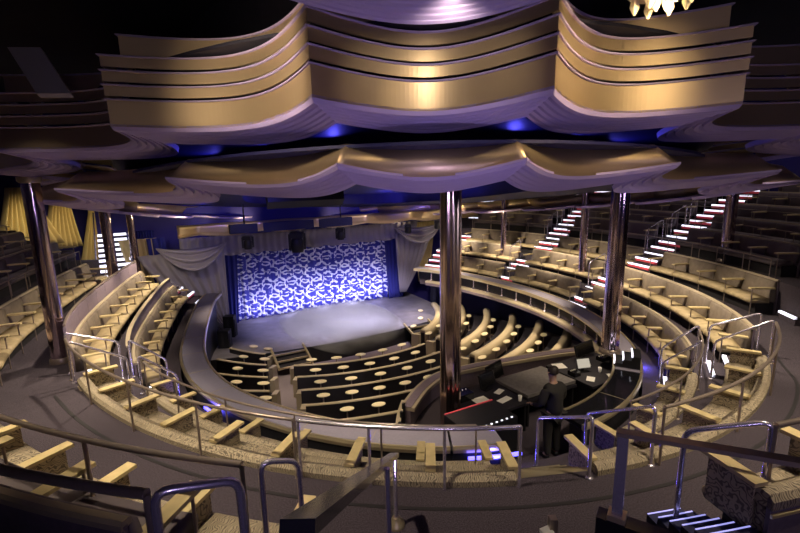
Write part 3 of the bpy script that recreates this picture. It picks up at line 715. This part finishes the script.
# stage steps
def stagesteps(v, label, w=.62):
    e = empty('stage_steps', W(-3.2, v, -7.1), label, 'stairs')
    for i in range(3):
        u = -2.75-.36*i; z = -6.95+.13*(i+1)
        MB().ubox(u-.36, u, v-w, v+w, z-.05, z).build('tread', M['blackv'], e)
        MB().ubox(u-.03, u+.02, v-w, v+w, z-.05, z+.012).build('nosing', M['trim'], e)
    for s_ in (-1, 1):
        c0 = W(-2.7, v+s_*w, -6.82); c1 = W(-3.85, v+s_*w, -6.46); X = (c1-c0)/2
        MB().box((c0+c1)/2, X, Vector((*AY, 0))*.035, (0, 0, .05)).build('stringer', M['trim'], e)
stagesteps(-2.25, 'gold edged steps up to the stage at the head of the left aisle')
stagesteps(3.55, 'gold edged steps up to the stage at the head of the right aisle')
for k, (u, v, h_) in enumerate([(-6.6, -3.9, .45), (-5.4, -4.3, .35)]):
    e = empty('floor_monitor', W(u, v, VZ), ['taller', 'smaller'][k]+' black loudspeaker on the left corner of the stage', 'loudspeaker')
    MB().box(W(u, v, VZ+h_), (.22, 0, 0), (0, .18, 0), (0, 0, h_)).build('cabinet', M['black'], e); MB().box(W(u+.17, v, VZ+h_*.9), (.16, .03, 0), (0, .02, 0), (0, 0, h_*.8)).build('grille', M['plinth'], e)

# ------------------------------------------------------------------ main floor rows
def a1(u): return -2.75-.2*(u+3.5)*.9
def a2(u): return 2.75-.06*(u+3.5)
RK = [5.4+1.1*k for k in range(7)]
def phi_for_v(r, fv, side):      # angle where the arc crosses v = fv(u)
    ph = 0
    for _ in range(60):
        t = math.radians(ph); u = RC[0]+r*math.cos(t); ph_v = fv(u); s_ = max(-.97, min(.97, (ph_v-RC[1])/r)); ph = .5*ph+.5*math.degrees(math.asin(s_))
    return ph
def inside(r, ph, m_):           # within the pit wall
    t = math.radians(ph); u = RC[0]+r*math.cos(t); v = RC[1]+r*math.sin(t)
    return (u/(A+m_))**2+(v/(B+m_))**2 < 1
ordn = ['first', 'second', 'third', 'fourth', 'fifth', 'sixth', 'seventh']
def table(r, ph, label, group):
    z = zfl(r); p = Q(r, ph, z); e = empty('cocktail_table', p, label, 'table', group)
    MB().lathe(p, [(.12, 0), (.12, .015), (.02, .03), (.02, .66)], 10).build('pedestal', M['bronze'], e)
    MB().lathe(p+Vector((0, 0, .66)), [(.18, 0), (.195, .012), (.195, .028), (.18, .035)], 20, sx=1.0, sy=.62, rot=math.radians(ph)+math.atan2(AY[1], AY[0])).build('top', M['white'], e)
def row(k, p0, p1, blk, wide, nt_):
    r = RK[k]; z = zfl(r)
    if p1-p0 < 4: return
    e = empty('pit_banquette', Q(r, (p0+p1)/2, z), f'{ordn[k]} row of black seating from the stage in the {blk} block', 'banquette', f'black rows of the {blk} block')
    t = ths(r, p0, p1, .3, Q)
    MB().sweep([(r-.62, z), (r-.62, z+.38), (r-.58, z+.43), (r-.12, z+.41), (r-.12, z)], t, Q).build('seat', M['blackv'], e)
    if wide:
        MB().sweep([(r-.13, z), (r-.13, z+.66), (r+.05, z+.66), (r+.05, z)], t, Q).build('backrest', M['blackv'], e)
        MB().sweep([(r-.16, z+.62), (r-.16, z+.74), (r-.08, z+.82), (r+.06, z+.82), (r+.15, z+.74), (r+.17, z+.26), (r+.055, z+.26), (r+.05, z+.64)], t, Q, smooth=True).build('leather_roll', M['leather'], e)
    else:
        MB().sweep([(r-.13, z), (r-.10, z+.74), (r, z+.74), (r+.03, z)], t, Q).build('backrest', M['blackv'], e)
        MB().sweep([(r-.10, z+.74), (r-.09, z+.765), (r, z+.765), (r+.01, z+.74)], t, Q).build('top_trim', M['cap'], e)
    for q, s_ in ((p0, 1), (p1, -1)):
        if (s_ == 1 and blk == 'left') or (s_ == -1 and blk == 'right'): continue
        d = math.degrees(.16/r)*s_
        MB().sweep([(r-.5, z), (r-.5, z+.56), (r-.12, z+.6), (r-.12, z)], sorted([q-d*.1, q-d*1.1]), Q).build('end_panel', M['cap'], e)
    tt = ths(r-.8, p0, p1, (math.radians(p1-p0)*r)/max(1, nt_), Q)
    for i in range(len(tt)-1):
        rank = ['first', 'second', 'third', 'fourth', 'fifth', 'sixth', 'seventh', 'eighth'][i]
        table(r-.82, (tt[i]+tt[i+1])/2, f'cream topped cocktail table at the {ordn[k]} row of the {blk} block, {rank} from its left', f'cocktail tables of the {blk} block')
for k in range(6):
    r = RK[k]
    pl1 = phi_for_v(r, lambda u: a1(u)-.45, -1); c0 = phi_for_v(r, lambda u: a1(u)+.45, -1)
    c1 = phi_for_v(r, lambda u: a2(u)-.35, 1); r0 = phi_for_v(r, lambda u: a2(u)+.40, 1)
    pl0 = pl1
    while inside(r, pl0-1, -.75) and pl0 > -80: pl0 -= 1
    r1 = r0
    while inside(r, r1+1, 1.0) and r1 < 80: r1 += 1
    if k < 5:
        row(k, pl0, pl1, 'left', False, max(1, round(math.radians(pl1-pl0)*r/.95)))
    if 0 < k <= 4:
        row(k, c0, c1, 'centre', False, 6)
    if k == 5:
        row(k, phi_for_v(r, lambda u: -3.0, -1), phi_for_v(r, lambda u: -1.2, -1), 'rear', False, 2)
    if k < 6:
        row(k, r0, r1, 'right', True, max(2, round(math.radians(r1-r0)*r/1.0)))
# aisle floor strip and navy floor patch are carpet laid on the raked floor
mb = MB(); vs = []
us = sub(-2.7, 4.0, 14)
for u in us:
    for dv, dz in ((-.42, .02), (.42, .02), (.42, -.05), (-.42, -.05)):
        v = a1(u)+dv; r = math.hypot(u-RC[0], v-RC[1]); vs.append(W(u, v, zfl(r)+dz))
mb.add(vs, [(i*4+j, i*4+(j+1) % 4, i*4+4+(j+1) % 4, i*4+4+j) for i in range(len(us)-1) for j in range(4)])
tag(mb.build('aisle_runner', mat('greyish_aisle_runner', (.21, .175, .20), .9, noise=(60, .2))), 'greyish carpet runner of the left aisle leading to the stage steps', 'carpet')
mb = MB(); vs = [(-4.6, -5.3), (-2.9, -5.4), (-2.9, -3.0), (-3.7, -3.0)]
mb.add([W(u, v, -7.10) for u, v in vs]+[W(u, v, -7.2) for u, v in vs], [(0, 1, 2, 3), (4, 7, 6, 5), (0, 4, 5, 1), (1, 5, 6, 2), (2, 6, 7, 3), (3, 7, 4, 0)])
tag(mb.build('dance_floor', M['navy']), 'navy patch of floor in front of the left end of the stage', 'floor patch')

# ------------------------------------------------------------------ sound booth
ZB = -5.5; ZD = -4.78
wp = [(5.0, -1.9), (4.35, -1.1), (3.97, -.3), (3.98, .6), (4.1, 1.5), (4.45, 3.35), (4.9, 4.5), (5.6, 4.9)]
def smooth_path(p, n=6):
    out = []
    for i in range(len(p)-1):
        a = p[max(0, i-1)]; b = p[i]; c = p[i+1]; d = p[min(len(p)-1, i+2)]
        for j in range(n):
            t = j/n; out.append(tuple(.5*((2*b[q])+(-a[q]+c[q])*t+(2*a[q]-5*b[q]+4*c[q]-d[q])*t*t+(-a[q]+3*b[q]-3*c[q]+d[q])*t**3) for q in (0, 1)))
    return out+[p[-1]]
def wall_path(path, w, z0, z1):
    mb = MB(); vs = []; n = len(path)
    for i, (u, v) in enumerate(path):
        a = path[max(0, i-1)]; b = path[min(n-1, i+1)]; d = math.hypot(b[0]-a[0], b[1]-a[1]); nx, ny = (b[1]-a[1])/d*w/2, -(b[0]-a[0])/d*w/2
        vs += [W(u-nx, v-ny, z0), W(u-nx, v-ny, z1), W(u+nx, v+ny, z1), W(u+nx, v+ny, z0)]
    mb.add(vs, [(i*4+j, i*4+(j+1) % 4, i*4+4+(j+1) % 4, i*4+4+j) for i in range(n-1) for j in range(4)]+[(0, 1, 2, 3), (n*4-1, n*4-2, n*4-3, n*4-4)]); return mb
sp = smooth_path(wp)
pg = [W(u+.1, v, ZB) for u, v in sp] + [P(-.32, t, ZB) for t in sub(400, 342, 24)]; n = len(pg)
struct(MB().add(pg+[p-Vector((0, 0, .3)) for p in pg], [tuple(range(n)), tuple(range(n, 2*n))[::-1]]+[(i, (i+1) % n, n+(i+1) % n, n+i) for i in range(n)]), 'floor_booth', M['carpet'])
e = empty('booth_wall', W(4.2, 2.0, -6.6), 'low tan capped wall dividing the curved leather rows from the sound booth', 'low wall')
wall_path(sp, .16, -7, -5.08).build('panel', M['shell'], e); wall_path(sp, .34, -5.08, -5.0).build('cap', M['cap'], e)
wall_path(sp, .20, -5.0, -4.985).build('cap_inlay', M['shell'], e)
e = empty('side_screen', W(5.6, -2.2, -6.3), 'pale patterned side screen with dark ribs left of the bronze column', 'screen wall')
sp2 = smooth_path([(7.0, -3.3), (6.1, -2.75), (5.4, -2.3), (4.95, -1.95)])
wall_path(sp2, .05, -6.6, -4.9).build('panel', mat('etched_panel', (.42, .38, .42), .35, noise=(14, .45)), e)
wall_path(sp2, .10, -4.9, -4.84).build('cap', M['cap'], e)
for i in (5, 8, 11, 14):
    u, v = sp2[i]; MB().tube([W(u+.05, v+.03, -6.3), W(u+.05, v+.03, -4.72)], .035, 8).build('rib', M['black'], e)
def desk(u0, u1, v0, v1, zt, label, m_=None, name='desk'):
    e = empty(name, W((u0+u1)/2, (v0+v1)/2, ZB), label, 'desk')
    MB().ubox(u0, u1, v0, v1, zt-.06, zt).build('desk_top', m_ or M['blackv'], e)
    MB().ubox(u0+.03, u0+.08, v0+.03, v1-.03, ZB, zt-.06).build('front_panel', M['black'], e)
    for v in (v0+.04, v1-.08): MB().ubox(u0+.09, u1-.05, v, v+.05, ZB, zt-.06).build('side_panel', M['black'], e)
    return e
desk(5.2, 6.35, .35, 1.85, ZD-.06, 'large desk under the grey console cover in the sound booth', name='console_desk')
o = MB().box(W(5.78, 1.1, ZD-.02), Vector((*AX, .05))*.54, Vector((*AY, 0))*.74, (0, 0, .035)).build('console_cover', M['mat']); tag(o, 'flat grey cover over the mixing console left of the standing man', 'cover')
desk(5.35, 6.45, -1.2, .28, ZD-.03, 'dark side desk with papers left of the man, by the bronze column')
desk(5.3, 6.7, 1.95, 3.7, ZD, 'cluttered desk right of the man below the mosaic column')
def loc_box(name, cat, label, u, v, z, a, b, h, rot, m_, screen=None):
    ca, sa = math.cos(rot), math.sin(rot)
    X = Vector((AX[0]*ca+AY[0]*sa, AX[1]*ca+AY[1]*sa, 0)); Y = Vector((-AX[0]*sa+AY[0]*ca, -AX[1]*sa+AY[1]*ca, 0))
    if screen is None:
        o = MB().box(W(u, v, z+h/2), X*a/2, Y*b/2, (0, 0, h/2)).build(name, m_); tag(o, label, cat); return o
    e = empty(name, W(u, v, z), label, cat)
    MB().box(W(u, v, z+.01), X*.09, Y*.12, (0, 0, .01)).build('foot', M['black'], e)
    MB().box(W(u, v, z+.08), X*.015, Y*.03, (0, 0, .07)).build('neck', M['black'], e)
    T = Vector((0, 0, h/2))-X*.05
    cs = MB().box(W(u, v, z+.10+h/2), X*.02, Y*b/2, T).build('case', m_, e)
    MB().box(W(u, v, z+.10+h/2)+X*.022, X*.003, Y*b*.45, T*.88).build('display', screen, cs)
    return e
loc_box('monitor', 'monitor', 'large black monitor at the left end of the grey console cover', 5.0, .55, -5.0, .1, .65, .36, .3, M['black'], M['gloss'])
loc_box('monitor', 'monitor', 'smaller black monitor just left of the large one', 5.5, -.1, ZD-.03, .1, .5, .28, .2, M['black'], M['gloss'])
loc_box('laptop_screen', 'monitor', 'small lit screen facing back right of the standing man', 6.0, 2.45, ZD, .1, .36, .22, -.3, M['black'], M['screen'])
loc_box('monitor', 'monitor', 'wide black monitor on the cluttered desk, nearest the booth wall', 5.45, 3.15, ZD, .1, .75, .3, .1, M['black'], M['gloss'])
for k, (u, v, a, b_, lab) in enumerate([(5.85, -.55, .24, .34, 'white sheet of paper lying nearest the bronze column'), (6.1, -.1, .16, .34, 'long white sheet of paper in the middle of the side desk'), (5.75, .05, .14, .26, 'white sheet of paper at the right end of the side desk'),
        (6.4, 2.25, .18, .26, 'sheet of paper in front of the small lit screen'), (5.75, 2.9, .18, .24, 'sheet of paper at the back of the cluttered desk'), (6.5, 2.8, .13, .17, 'small note lying at the near edge of the cluttered desk'), (5.5, 2.2, .3, .3, 'cream folder beside the wide black monitor')]):
    loc_box('paper_sheet', 'paper', lab, u, v, ZD-.03 if v < 1 else ZD, a, b_, .006, .2*k, M['paper'])
for k, (u, v, lab, m_) in enumerate([(6.25, 2.75, 'white cup standing on the cluttered desk', M['paper']), (6.35, 3.3, 'amber glass at the right end of the cluttered desk', M['leather']), (6.3, .15, 'white mug on the dark side desk', M['paper'])]):
    o = MB().lathe(W(u, v, ZD if v > 1 else ZD-.03), [(.035, 0), (.045, .12), (.038, .12), (.03, .01)], 14).build('cup', m_); tag(o, lab, 'cup')
for k, (u, v, a, b_, h_, lab) in enumerate([(6.05, 2.1, .22, .2, .10, 'black control box nearest the man on the cluttered desk'), (6.2, 3.5, .3, .25, .16, 'black control box at the right corner of the cluttered desk'),
        (5.8, 3.45, .2, .3, .1, 'low black mixer behind the amber glass'), (5.6, -.85, .3, .4, .16, 'low black mixer on the side desk')]):
    z = ZD if v > 1 else ZD-.03
    e = empty('control_box', W(u, v, z), lab, 'equipment')
    MB().ubox(u-a/2, u+a/2, v-b_/2, v+b_/2, z, z+h_).build('case', M['gloss'], e)
    for q in range(4): MB().lathe(W(u-a*.2, v-b_*.35+b_*.23*q, z+h_), [(.015, 0), (.012, .02)], 8).build('knob', M['paper'], e)
e = empty('equipment_rack', W(6.75, -1.35, ZB), 'black equipment rack with red edge and white dots above the blue glow', 'equipment')
rc = MB().ubox(6.45, 7.2, -1.9, -.75, ZB, -4.48).build('case', M['black'], e)
MB().ubox(6.45, 6.475, -1.9, -.75, -4.48, -4.465).build('lid_edge', M['ledred'], rc)
for q in range(9): MB().box(W(7.17, -1.83+.12*q, -4.475), Vector((*AY, 0))*.017, Vector((*AX, 0))*.012, (0, 0, .008)).build('indicator', M['led'], rc)
# right end lit bench steps near mosaic column
e = empty('lit_stair', W(4.6, 6.2, -5.3), 'black steps with white edges at the foot of the right mosaic column', 'stairs')
for i in range(3):
    tr = MB().sweep([(-.56+.18*i, -4.405), (-.56+.18*i, -4.33+.10*i), (-.38+.18*i, -4.33+.10*i), (-.38+.18*i, -4.405)], sub(387.5, 392.5, 3)).build('tread', M['black'], e)
    MB().sweep([(-.57+.18*i, -4.35+.10*i), (-.57+.18*i, -4.325+.10*i), (-.535+.18*i, -4.325+.10*i), (-.535+.18*i, -4.35+.10*i)], sub(387.5, 392.5, 3)).build('step_light', M['led'], tr)

# ------------------------------------------------------------------ the man in the booth
def skin_mesh(name, joints, bones, mat_, parent, org, sub_=2):
    me = bpy.data.meshes.new(name); me.from_pydata([j[:3] for j in joints], bones, [])
    o = bpy.data.objects.new(name, me); COL.objects.link(o); me.materials.append(mat_)
    if parent: o.parent = parent
    else: o.location = org
    mo = o.modifiers.new('skin', 'SKIN'); mo.use_smooth_shade = True; mo.branch_smoothing = .3
    for i, j in enumerate(joints):
        rr = j[3]; me.skin_vertices[0].data[i].radius = (rr, rr) if not isinstance(rr, tuple) else rr
    me.skin_vertices[0].data[0].use_root = True
    ss = o.modifiers.new('sub', 'SUBSURF'); ss.levels = sub_; ss.render_levels = sub_
    return o
mp_ = W(7.5, -.15, -5.35)
man = bpy.data.objects.new('person', None); COL.objects.link(man); man.location = mp_; man.rotation_euler = (0, 0, math.atan2(AX[1], AX[0])+PI)
tag(man, 'person in dark clothes with dark hair standing at the console seen from behind', 'person')
# local: +x forward (to the stage), y left, z up
J = [(0, 0, .95, (.11, .09)), (0, 0, 1.12, (.11, .09)), (.01, 0, 1.30, (.12, .09)), (.02, 0, 1.44, (.09, .07)), (.04, 0, 1.54, .056), (.06, 0, 1.62, .075), (.07, 0, 1.72, .10), (.07, 0, 1.80, .075)]
Bn = [(0, 1), (1, 2), (2, 3), (3, 4), (4, 5), (5, 6), (6, 7)]
for s_ in (1, -1):
    k = len(J); J += [(.02, s_*.19, 1.42, .045), (.04, s_*.27, 1.15, .04), (.28, s_*.24, 1.02, .038), (.36, s_*.23, 1.0, .028)]; Bn += [(3, k), (k, k+1), (k+1, k+2), (k+2, k+3)]
    k2 = len(J); J += [(0, s_*.10, .88, .07), (.02, s_*.11, .50, .05), (-.02, s_*.12, .10, .04), (.10, s_*.13, .045, .04)]; Bn += [(0, k2), (k2, k2+1), (k2+1, k2+2), (k2+2, k2+3)]
body = skin_mesh('body', J, Bn, M['skin'], man, None)
JJ = [(0, 0, .86, (.20, .16)), (0, 0, 1.12, (.19, .15)), (.01, 0, 1.30, (.22, .16)), (.02, 0, 1.45, (.19, .14)), (.035, 0, 1.53, .085)]
BB = [(0, 1), (1, 2), (2, 3), (3, 4)]
for s_ in (1, -1):
    k = len(JJ); JJ += [(.02, s_*.20, 1.42, .10), (.04, s_*.28, 1.15, .075), (.27, s_*.24, 1.02, .052)]; BB += [(3, k), (k, k+1), (k+1, k+2)]
skin_mesh('jacket', JJ, BB, M['suit'], man, None)
JT = [(0, 0, .95, (.16, .14))]; BT = []
for s_ in (1, -1):
    k = len(JT); JT += [(0, s_*.10, .86, .115), (.02, s_*.115, .50, .085), (-.02, s_*.12, .08, .07)]; BT += [(0, k), (k, k+1), (k+1, k+2)]
skin_mesh('trousers', JT, BT, M['suit'], man, None)
skin_mesh('hair', [(.035, 0, 1.66, .095), (.045, 0, 1.72, .112), (.055, 0, 1.78, .098), (.07, 0, 1.835, .065)], [(0, 1), (1, 2), (2, 3)], M['hair'], man, None)
for s_ in (1, -1):
    skin_mesh('shoe', [(-.06, s_*.12, .045, .045), (.06, s_*.13, .045, .05), (.17, s_*.135, .035, .035)], [(0, 1), (1, 2)], M['black'], man, None)
    skin_mesh('ear', [(.07, s_*.098, 1.70, .018), (.07, s_*.106, 1.73, .02)], [(0, 1)], M['skin'], man, None, 1)
    for q in range(5):
        a = (q-2)*.018; x0 = .36
        if q == 4: pts = [(.36, s_*.205, 1.0, .012), (.38, s_*.18, .985, .011), (.405, s_*.172, .97, .009)]
        else: pts = [(.38, s_*.235+a, 1.0, .011), (.42, s_*.235+a*1.2, .995, .010), (.45-abs(a)*.4, s_*.235+a*1.3, .975, .009)]
        skin_mesh('finger', pts, [(0, 1), (1, 2)], M['skin'], man, None, 1)

# ------------------------------------------------------------------ gold fans at far left
def fan(p_top, wt, p_bot, wb, n, label, m_=None, lean=0):
    """pleated panel from a narrow top to a broad foot; points are world"""
    pt_, pb_ = Vector(p_top), Vector(p_bot); d = Vector((-pt_.y+CY, pt_.x-CX, 0)).normalized()
    inward = (Vector((CX, CY, 0))-Vector((pt_.x, pt_.y, 0))).normalized()
    def F(s_, t_):
        w = wt+(wb-wt)*t_**1.2
        return pt_.lerp(pb_, t_)+d*(s_-.5)*w+inward*(.20*abs(math.sin(s_*n*PI))+.25*t_*t_)
    o = MB().grid(F, n*8, 10, thick=inward*-.03).build('gold_fan', m_ or M['goldfan']); tag(o, label, 'wall drape', 'gold pleated fans on the left wall')
    return o
FAR_GOLD = [(200, 3), (212, 3), (224, 3), (150, 3), (138, 3), (126, 3), (110, 3), (188, 3), (170, 3)]
for x0, y0, z0_, x1, y1, z1_, wt, wb, n_, lab in [(-15.4, 18.9, -.2, -15.2, 18.7, -2.6, .9, 2.7, 9, 'gold pleated fan at the far left edge, partly behind the mosaic column'),
        (-15.0, 20.6, -.5, -15.1, 20.35, -2.9, .7, 1.6, 7, 'gold pleated fan just right of the left mosaic column'),
        (-14.4, 21.9, -1.3, -14.5, 21.8, -3.9, .5, 1.9, 8, 'gold pleated fan nearest the straight white lit flight')]:
    fan((x0, y0, z0_+ZS), wt, (x1, y1, z1_+ZS), wb, n_, lab)
o = MB().grid(lambda s_, t_: Vector((-14.3+1.3*s_, 21.6+.5*s_, ZS-.9-.9*t_*(.3+.7*s_)+.06*abs(math.sin(t_*16)))), 16, 60, thick=(0, 0, -.03)).build('gold_swag', M['goldfan'])
tag(o, 'small striped gold swag above the third fan at left', 'wall drape')
drape(-9.6, -8.6, -9.6, -8.6, -1.6, -4.0, -12.0, M['goldfan'], 'lit gold panel beside the white lit flight at far left', 4) if 0 else None

# sloping beam and crystal ceiling lamp near the top of the picture
e = empty('ceiling_beam', (-4.6, 6.35, ZS+1.0), 'grey slanted ceiling beam at the upper left', 'beam')
MB().box((-4.6, 6.35, ZS+1.39), (.20, .02, 0), (-.23, .12, .31), (0, -.03, .02)).build('beam', M['greycloth'], e)
e = empty('crystal_lamp', (2.55, 4.7, ZS+1.48), 'gold crystal cluster lamp on the dark ceiling at upper right', 'ceiling lamp')
MB().lathe((2.55, 4.7, ZS+1.63), [(.35, 0), (.35, .05), (.1, .08), (.1, 1.6)], 20).build('mount', M['bronze'], e)
for k in range(11):
    a = k*2.4; rr = .09*math.sqrt(k)
    MB().lathe((2.55+rr*math.cos(a), 4.7+rr*math.sin(a), ZS+1.45+.02*(k % 3)), [(.01, 0), (.05, .07), (.03, .16), (.01, .2)], 6, False).build('crystal', M['leather'], e)

# ------------------------------------------------------------------ lights
LK = 1.9
def spot(loc, tgt, energy, col, ang, blend=.5, r=.06, housing=None, hl=None):
    energy *= LK
    l = bpy.data.lights.new('spot_lamp', 'SPOT'); l.energy = energy; l.color = col; l.spot_size = math.radians(ang); l.spot_blend = blend; l.shadow_soft_size = r
    o = bpy.data.objects.new('spot_light', l); COL.objects.link(o); loc = Vector(loc); o.location = loc
    d = (Vector(tgt)-loc).normalized(); o.rotation_euler = d.to_track_quat('-Z', 'Y').to_euler()
    if hl:
        e = empty('downlight', loc-d*.02, hl, 'lamp', housing)
        x = d.cross(Vector((0, 1, .1))).normalized(); y = d.cross(x); vs = []; n = 14
        pr = [(.10, .03), (.115, .03), (.115, -.16), (.03, -.20), (.02, -.20), (.02, -.1), (.09, -.1)]
        for q, t in pr:
            for k in range(n): vs.append(loc+d*t+(x*math.cos(2*PI*k/n)+y*math.sin(2*PI*k/n))*q)
        m = len(pr)
        MB().add(vs, [(i*n+k, i*n+(k+1) % n, ((i+1) % m)*n+(k+1) % n, ((i+1) % m)*n+k) for i in range(m) for k in range(n)], True).build('can', M['black'], e)
    return o
WARM = (1, .80, .56); WARM2 = (1, .83, .62); VIO = (.62, .50, 1)
# spots hung over the bench rings
for i, th in enumerate(ths(3.1, 232, 290, 3.3)):
    spot(tilt(P(.7, th, -.32)), P(2.1, th, -3.8), 330, WARM2, 88, .9)
for i, th in enumerate(ths(3.1, 392, 488, 3.3)):
    spot(tilt(P(.7, th, -.32)), P(2.1, th, -3.8), 330, WARM2, 88, .9)
for i, th in enumerate(ths(3.1, 296, 384, 2.6)):
    spot(P(3.6, th, 1.75 if 305 < th < 360 else 2.5), P(2.1, th, -3.6), 400, WARM2, 66, .8)
for th, z in ((306, 2.4), (362, 2.4)):
    spot(P(5.2, th, z), P(4.2, th, -3), 260, WARM, 70, .8)
for th in (404, 424, 446, 468, 240, 258, 276):  # added weak fill light over the upper rows
    spot(P(7.4, th, 3.1), P(6.4, th, -2.5), 62, (1, .82, .78), 120, 1)
# pit downlights under the canopy disc
for k, (u, v, en) in enumerate([(-2.5, -3.6, 420), (1.5, -3.2, 420), (-1.5, 0, 420), (2.0, .3, 420), (-1.8, 3.6, 520), (1.4, 4.6, 620), (5.2, 3.0, 240), (5.5, -2.5, 240), (-4, 5.2, 420)]):
    q_ = W(u, v, 0); spot(q_+Vector((0, 0, .12-.11*(q_.y-6))), W(u-.2, v, -7), en, WARM, 62, .7, hl=f'black downlight can under the canopy disc, number {k+1} from the stage side' if 0 else None)
for u, v, tu, tv in ((-2.5, .5, -3.2, 7.0), (-1, 0, -1.2, 7.2), (1, .5, 1.4, 6.6), (-3.5, 1, -5, 6.0)):  # added spots aimed outwards to brighten the right pit rows
    q_ = W(u, v, 0); spot(q_+Vector((0, 0, .1-.11*(q_.y-6))), W(tu, tv, -6.6), 620, (1, .84, .62), 34, .6)
# wash on the gold canopy by added unseen spots in front of the bands
for th, o_, z_, en, col in ((320.6, 2.7, 1.3, 210, WARM), (316.0, 2.4, .95, 14, WARM), (347.6, 2.75, 1.45, 240, (1, .76, .42)), (350.5, 2.4, 1.0, 18, (1, .76, .42)), (335.5, 2.6, 1.35, 40, WARM2)):
    spot(P(o_, th, z_), P(.9, th, .95), en*.55, col, 105, 1, .10)
# added violet and warm wash from unseen spots behind the camera
for x in (-2.8, 0.5, 3.6):
    spot((x, -1.6, ZS-1.0), (x*.9, 6.2, ZS+.7), 80, VIO, 95, 1, .25)
    spot((x*.7, -1.6, ZS+.3), (x*.9, 6.2, ZS+.8), 22, WARM2, 80, 1, .25)
spot((0, -2.4, ZS+2.0), (0, 4.5, ZS-3.4), 260, (1, .88, .8), 85, 1, .2)
for x in (-3, 0, 3.2):  # added unseen violet uplights for the soffit pleats
    spot((x, 3.4, ZS-3.3), (x*.8, 6.0, ZS+.6), 90, VIO, 60, .9, .2)
spot((2.9, 3.2, ZS+.2), (.98, 8.75, ZS-2.2), 240, (.9, .78, 1), 34, .8, .05)  # added unseen spots that put highlights on the bronze column
spot((-1.2, 2.6, ZS+.2), (.98, 8.75, ZS-2.2), 90, (1, .8, .6), 34, .8, .05)
spot((6.5, 4.2, ZS-.6), (.98, 8.75, ZS-2.4), 600, (.92, .84, 1), 30, .8, .05)
spot((2.5, 4.6, ZS-.2), (5.15, 10.75, ZS-2), 160, VIO, 34, .8, .05)  # added unseen violet spots for the two mosaic columns
spot((-3.2, 4.6, ZS-.2), (-7.42, 9.45, ZS-2), 160, VIO, 34, .8, .05)
for th in (296, 308, 320, 334, 348, 360, 372):
    q_ = tilt(P(-.6, th, .62)); spot(q_, tilt(P(1.5, th, .5)), 9, (.1, .09, 1), 150, 1, .05)
# blue cove light on the underside of the canopy disc
for u, v in ((-4, -2.5), (-4, 2.5), (-1, -3), (-1, 3.5)):
    q_ = W(u, v, 0); zz = -.11*(q_.y-6)
    spot(q_+Vector((0, 0, zz+.35)), q_+Vector((-2*AX[0], -2*AX[1], zz+.4)), 40, (.14, .12, 1), 150, 1, .1)
    spot(q_+Vector((0, 0, zz+.1)), q_+Vector((0, 0, zz+1)), 40, (.14, .12, 1), 165, 1, .2)
# stage: blue and white wash on the curtain, white on the fog
for v in (-2.2, -.8, .6, 2.0, 3.4):
    spot(W(-5.9, v, -3.6), W(-8.6, v, -6.6), 22, (.45, .46, 1), 76, .8, .08)
for v in (-2.4, -1.0, .6, 2.2, 3.6): spot(W(-7.5, v, -6.15), W(-8.6, v, -6.0), 40, (.62, .60, 1), 140, 1, .1)
for v_ in (0, 2.6): spot(W(-3.6, v_, -2.6), W(-6.0, v_+.1, -6.5), 850, (.84, .76, 1), 84, .8, .1)
# blue glow on the upper stage wall and soffits
for v in (-4.5, -1, 2.5, 6):
    spot(W(-6.4, v, -1.0), W(-9.7, v, -.6), 42, (.12, .1, 1), 150, 1, .15)
# warm downlights on the wavy canopy
for v in (-6.0, -3.6, 1.2, 3.6, 6.0, 8.4, 10.8):
    spot(W(-4.6, v, -.95), W(-5.25, v, -1.7), 16, (1, .8, .4), 110, 1, .03)
for v in (2.4, 4.8, 7.2): spot(W(-5.5, v, -1.5), W(-6.1, v, -2.3), 14, (1, .8, .4), 110, 1, .03)
for th, _ in FAR_GOLD:
    q_ = tilt(P(.9, th, -.25)); spot(q_, tilt(P(2.6, th, .3)), 22, (1, .8, .42), 120, 1, .03)
# fans and side stage
for x, y in ((-13.4, 18.0), (-12.8, 19.6), (-12.2, 20.8)): spot((x, y, ZS-.6), (x-2.2, y+.9, ZS-2.2), 60, (1, .8, .42), 80, 1, .1)
spot(W(-4.5, -6.6, -1.6), W(-8.0, -5.5, -4.2), 60, WARM2, 70, 1, .1)
spot(W(-4.5, 7.0, -1.8), W(-8.0, 5.8, -4.2), 60, WARM2, 70, 1, .1)
spot(W(-6.2, -8.2, -1.6), W(-9, -8.2, -3.3), 60, (.9, .88, 1), 60, 1, .1)

w = bpy.data.worlds.new('dim_room'); S.world = w; w.use_nodes = True
w.node_tree.nodes['Background'].inputs[0].default_value = (.30, .24, .42, 1); w.node_tree.nodes['Background'].inputs[1].default_value = .035

# ------------------------------------------------------------------ camera
PIT, ROLL = math.atan(.2), math.atan(47/2300)
f0 = Vector((0, math.cos(PIT), -math.sin(PIT))); r0 = Vector((1, 0, 0)); u0 = r0.cross(f0)
c, s = math.cos(ROLL), math.sin(ROLL); R_ = r0*c-u0*s; U_2 = r0*s+u0*c
cam = bpy.data.cameras.new('camera'); cam.sensor_width = 36; cam.lens = 36*460/800; cam.clip_start = .05
co = bpy.data.objects.new('camera', cam); COL.objects.link(co)
mt = Matrix((R_, U_2, -f0)).transposed().to_4x4(); mt.translation = Vector((0, 0, ZS)); co.matrix_world = mt
S.camera = co
S.view_settings.view_transform = 'Standard'; S.view_settings.look = 'None'; S.view_settings.gamma = 1; S.view_settings.exposure = 0
S.cycles.use_denoising = True
S.cycles.max_bounces = 6
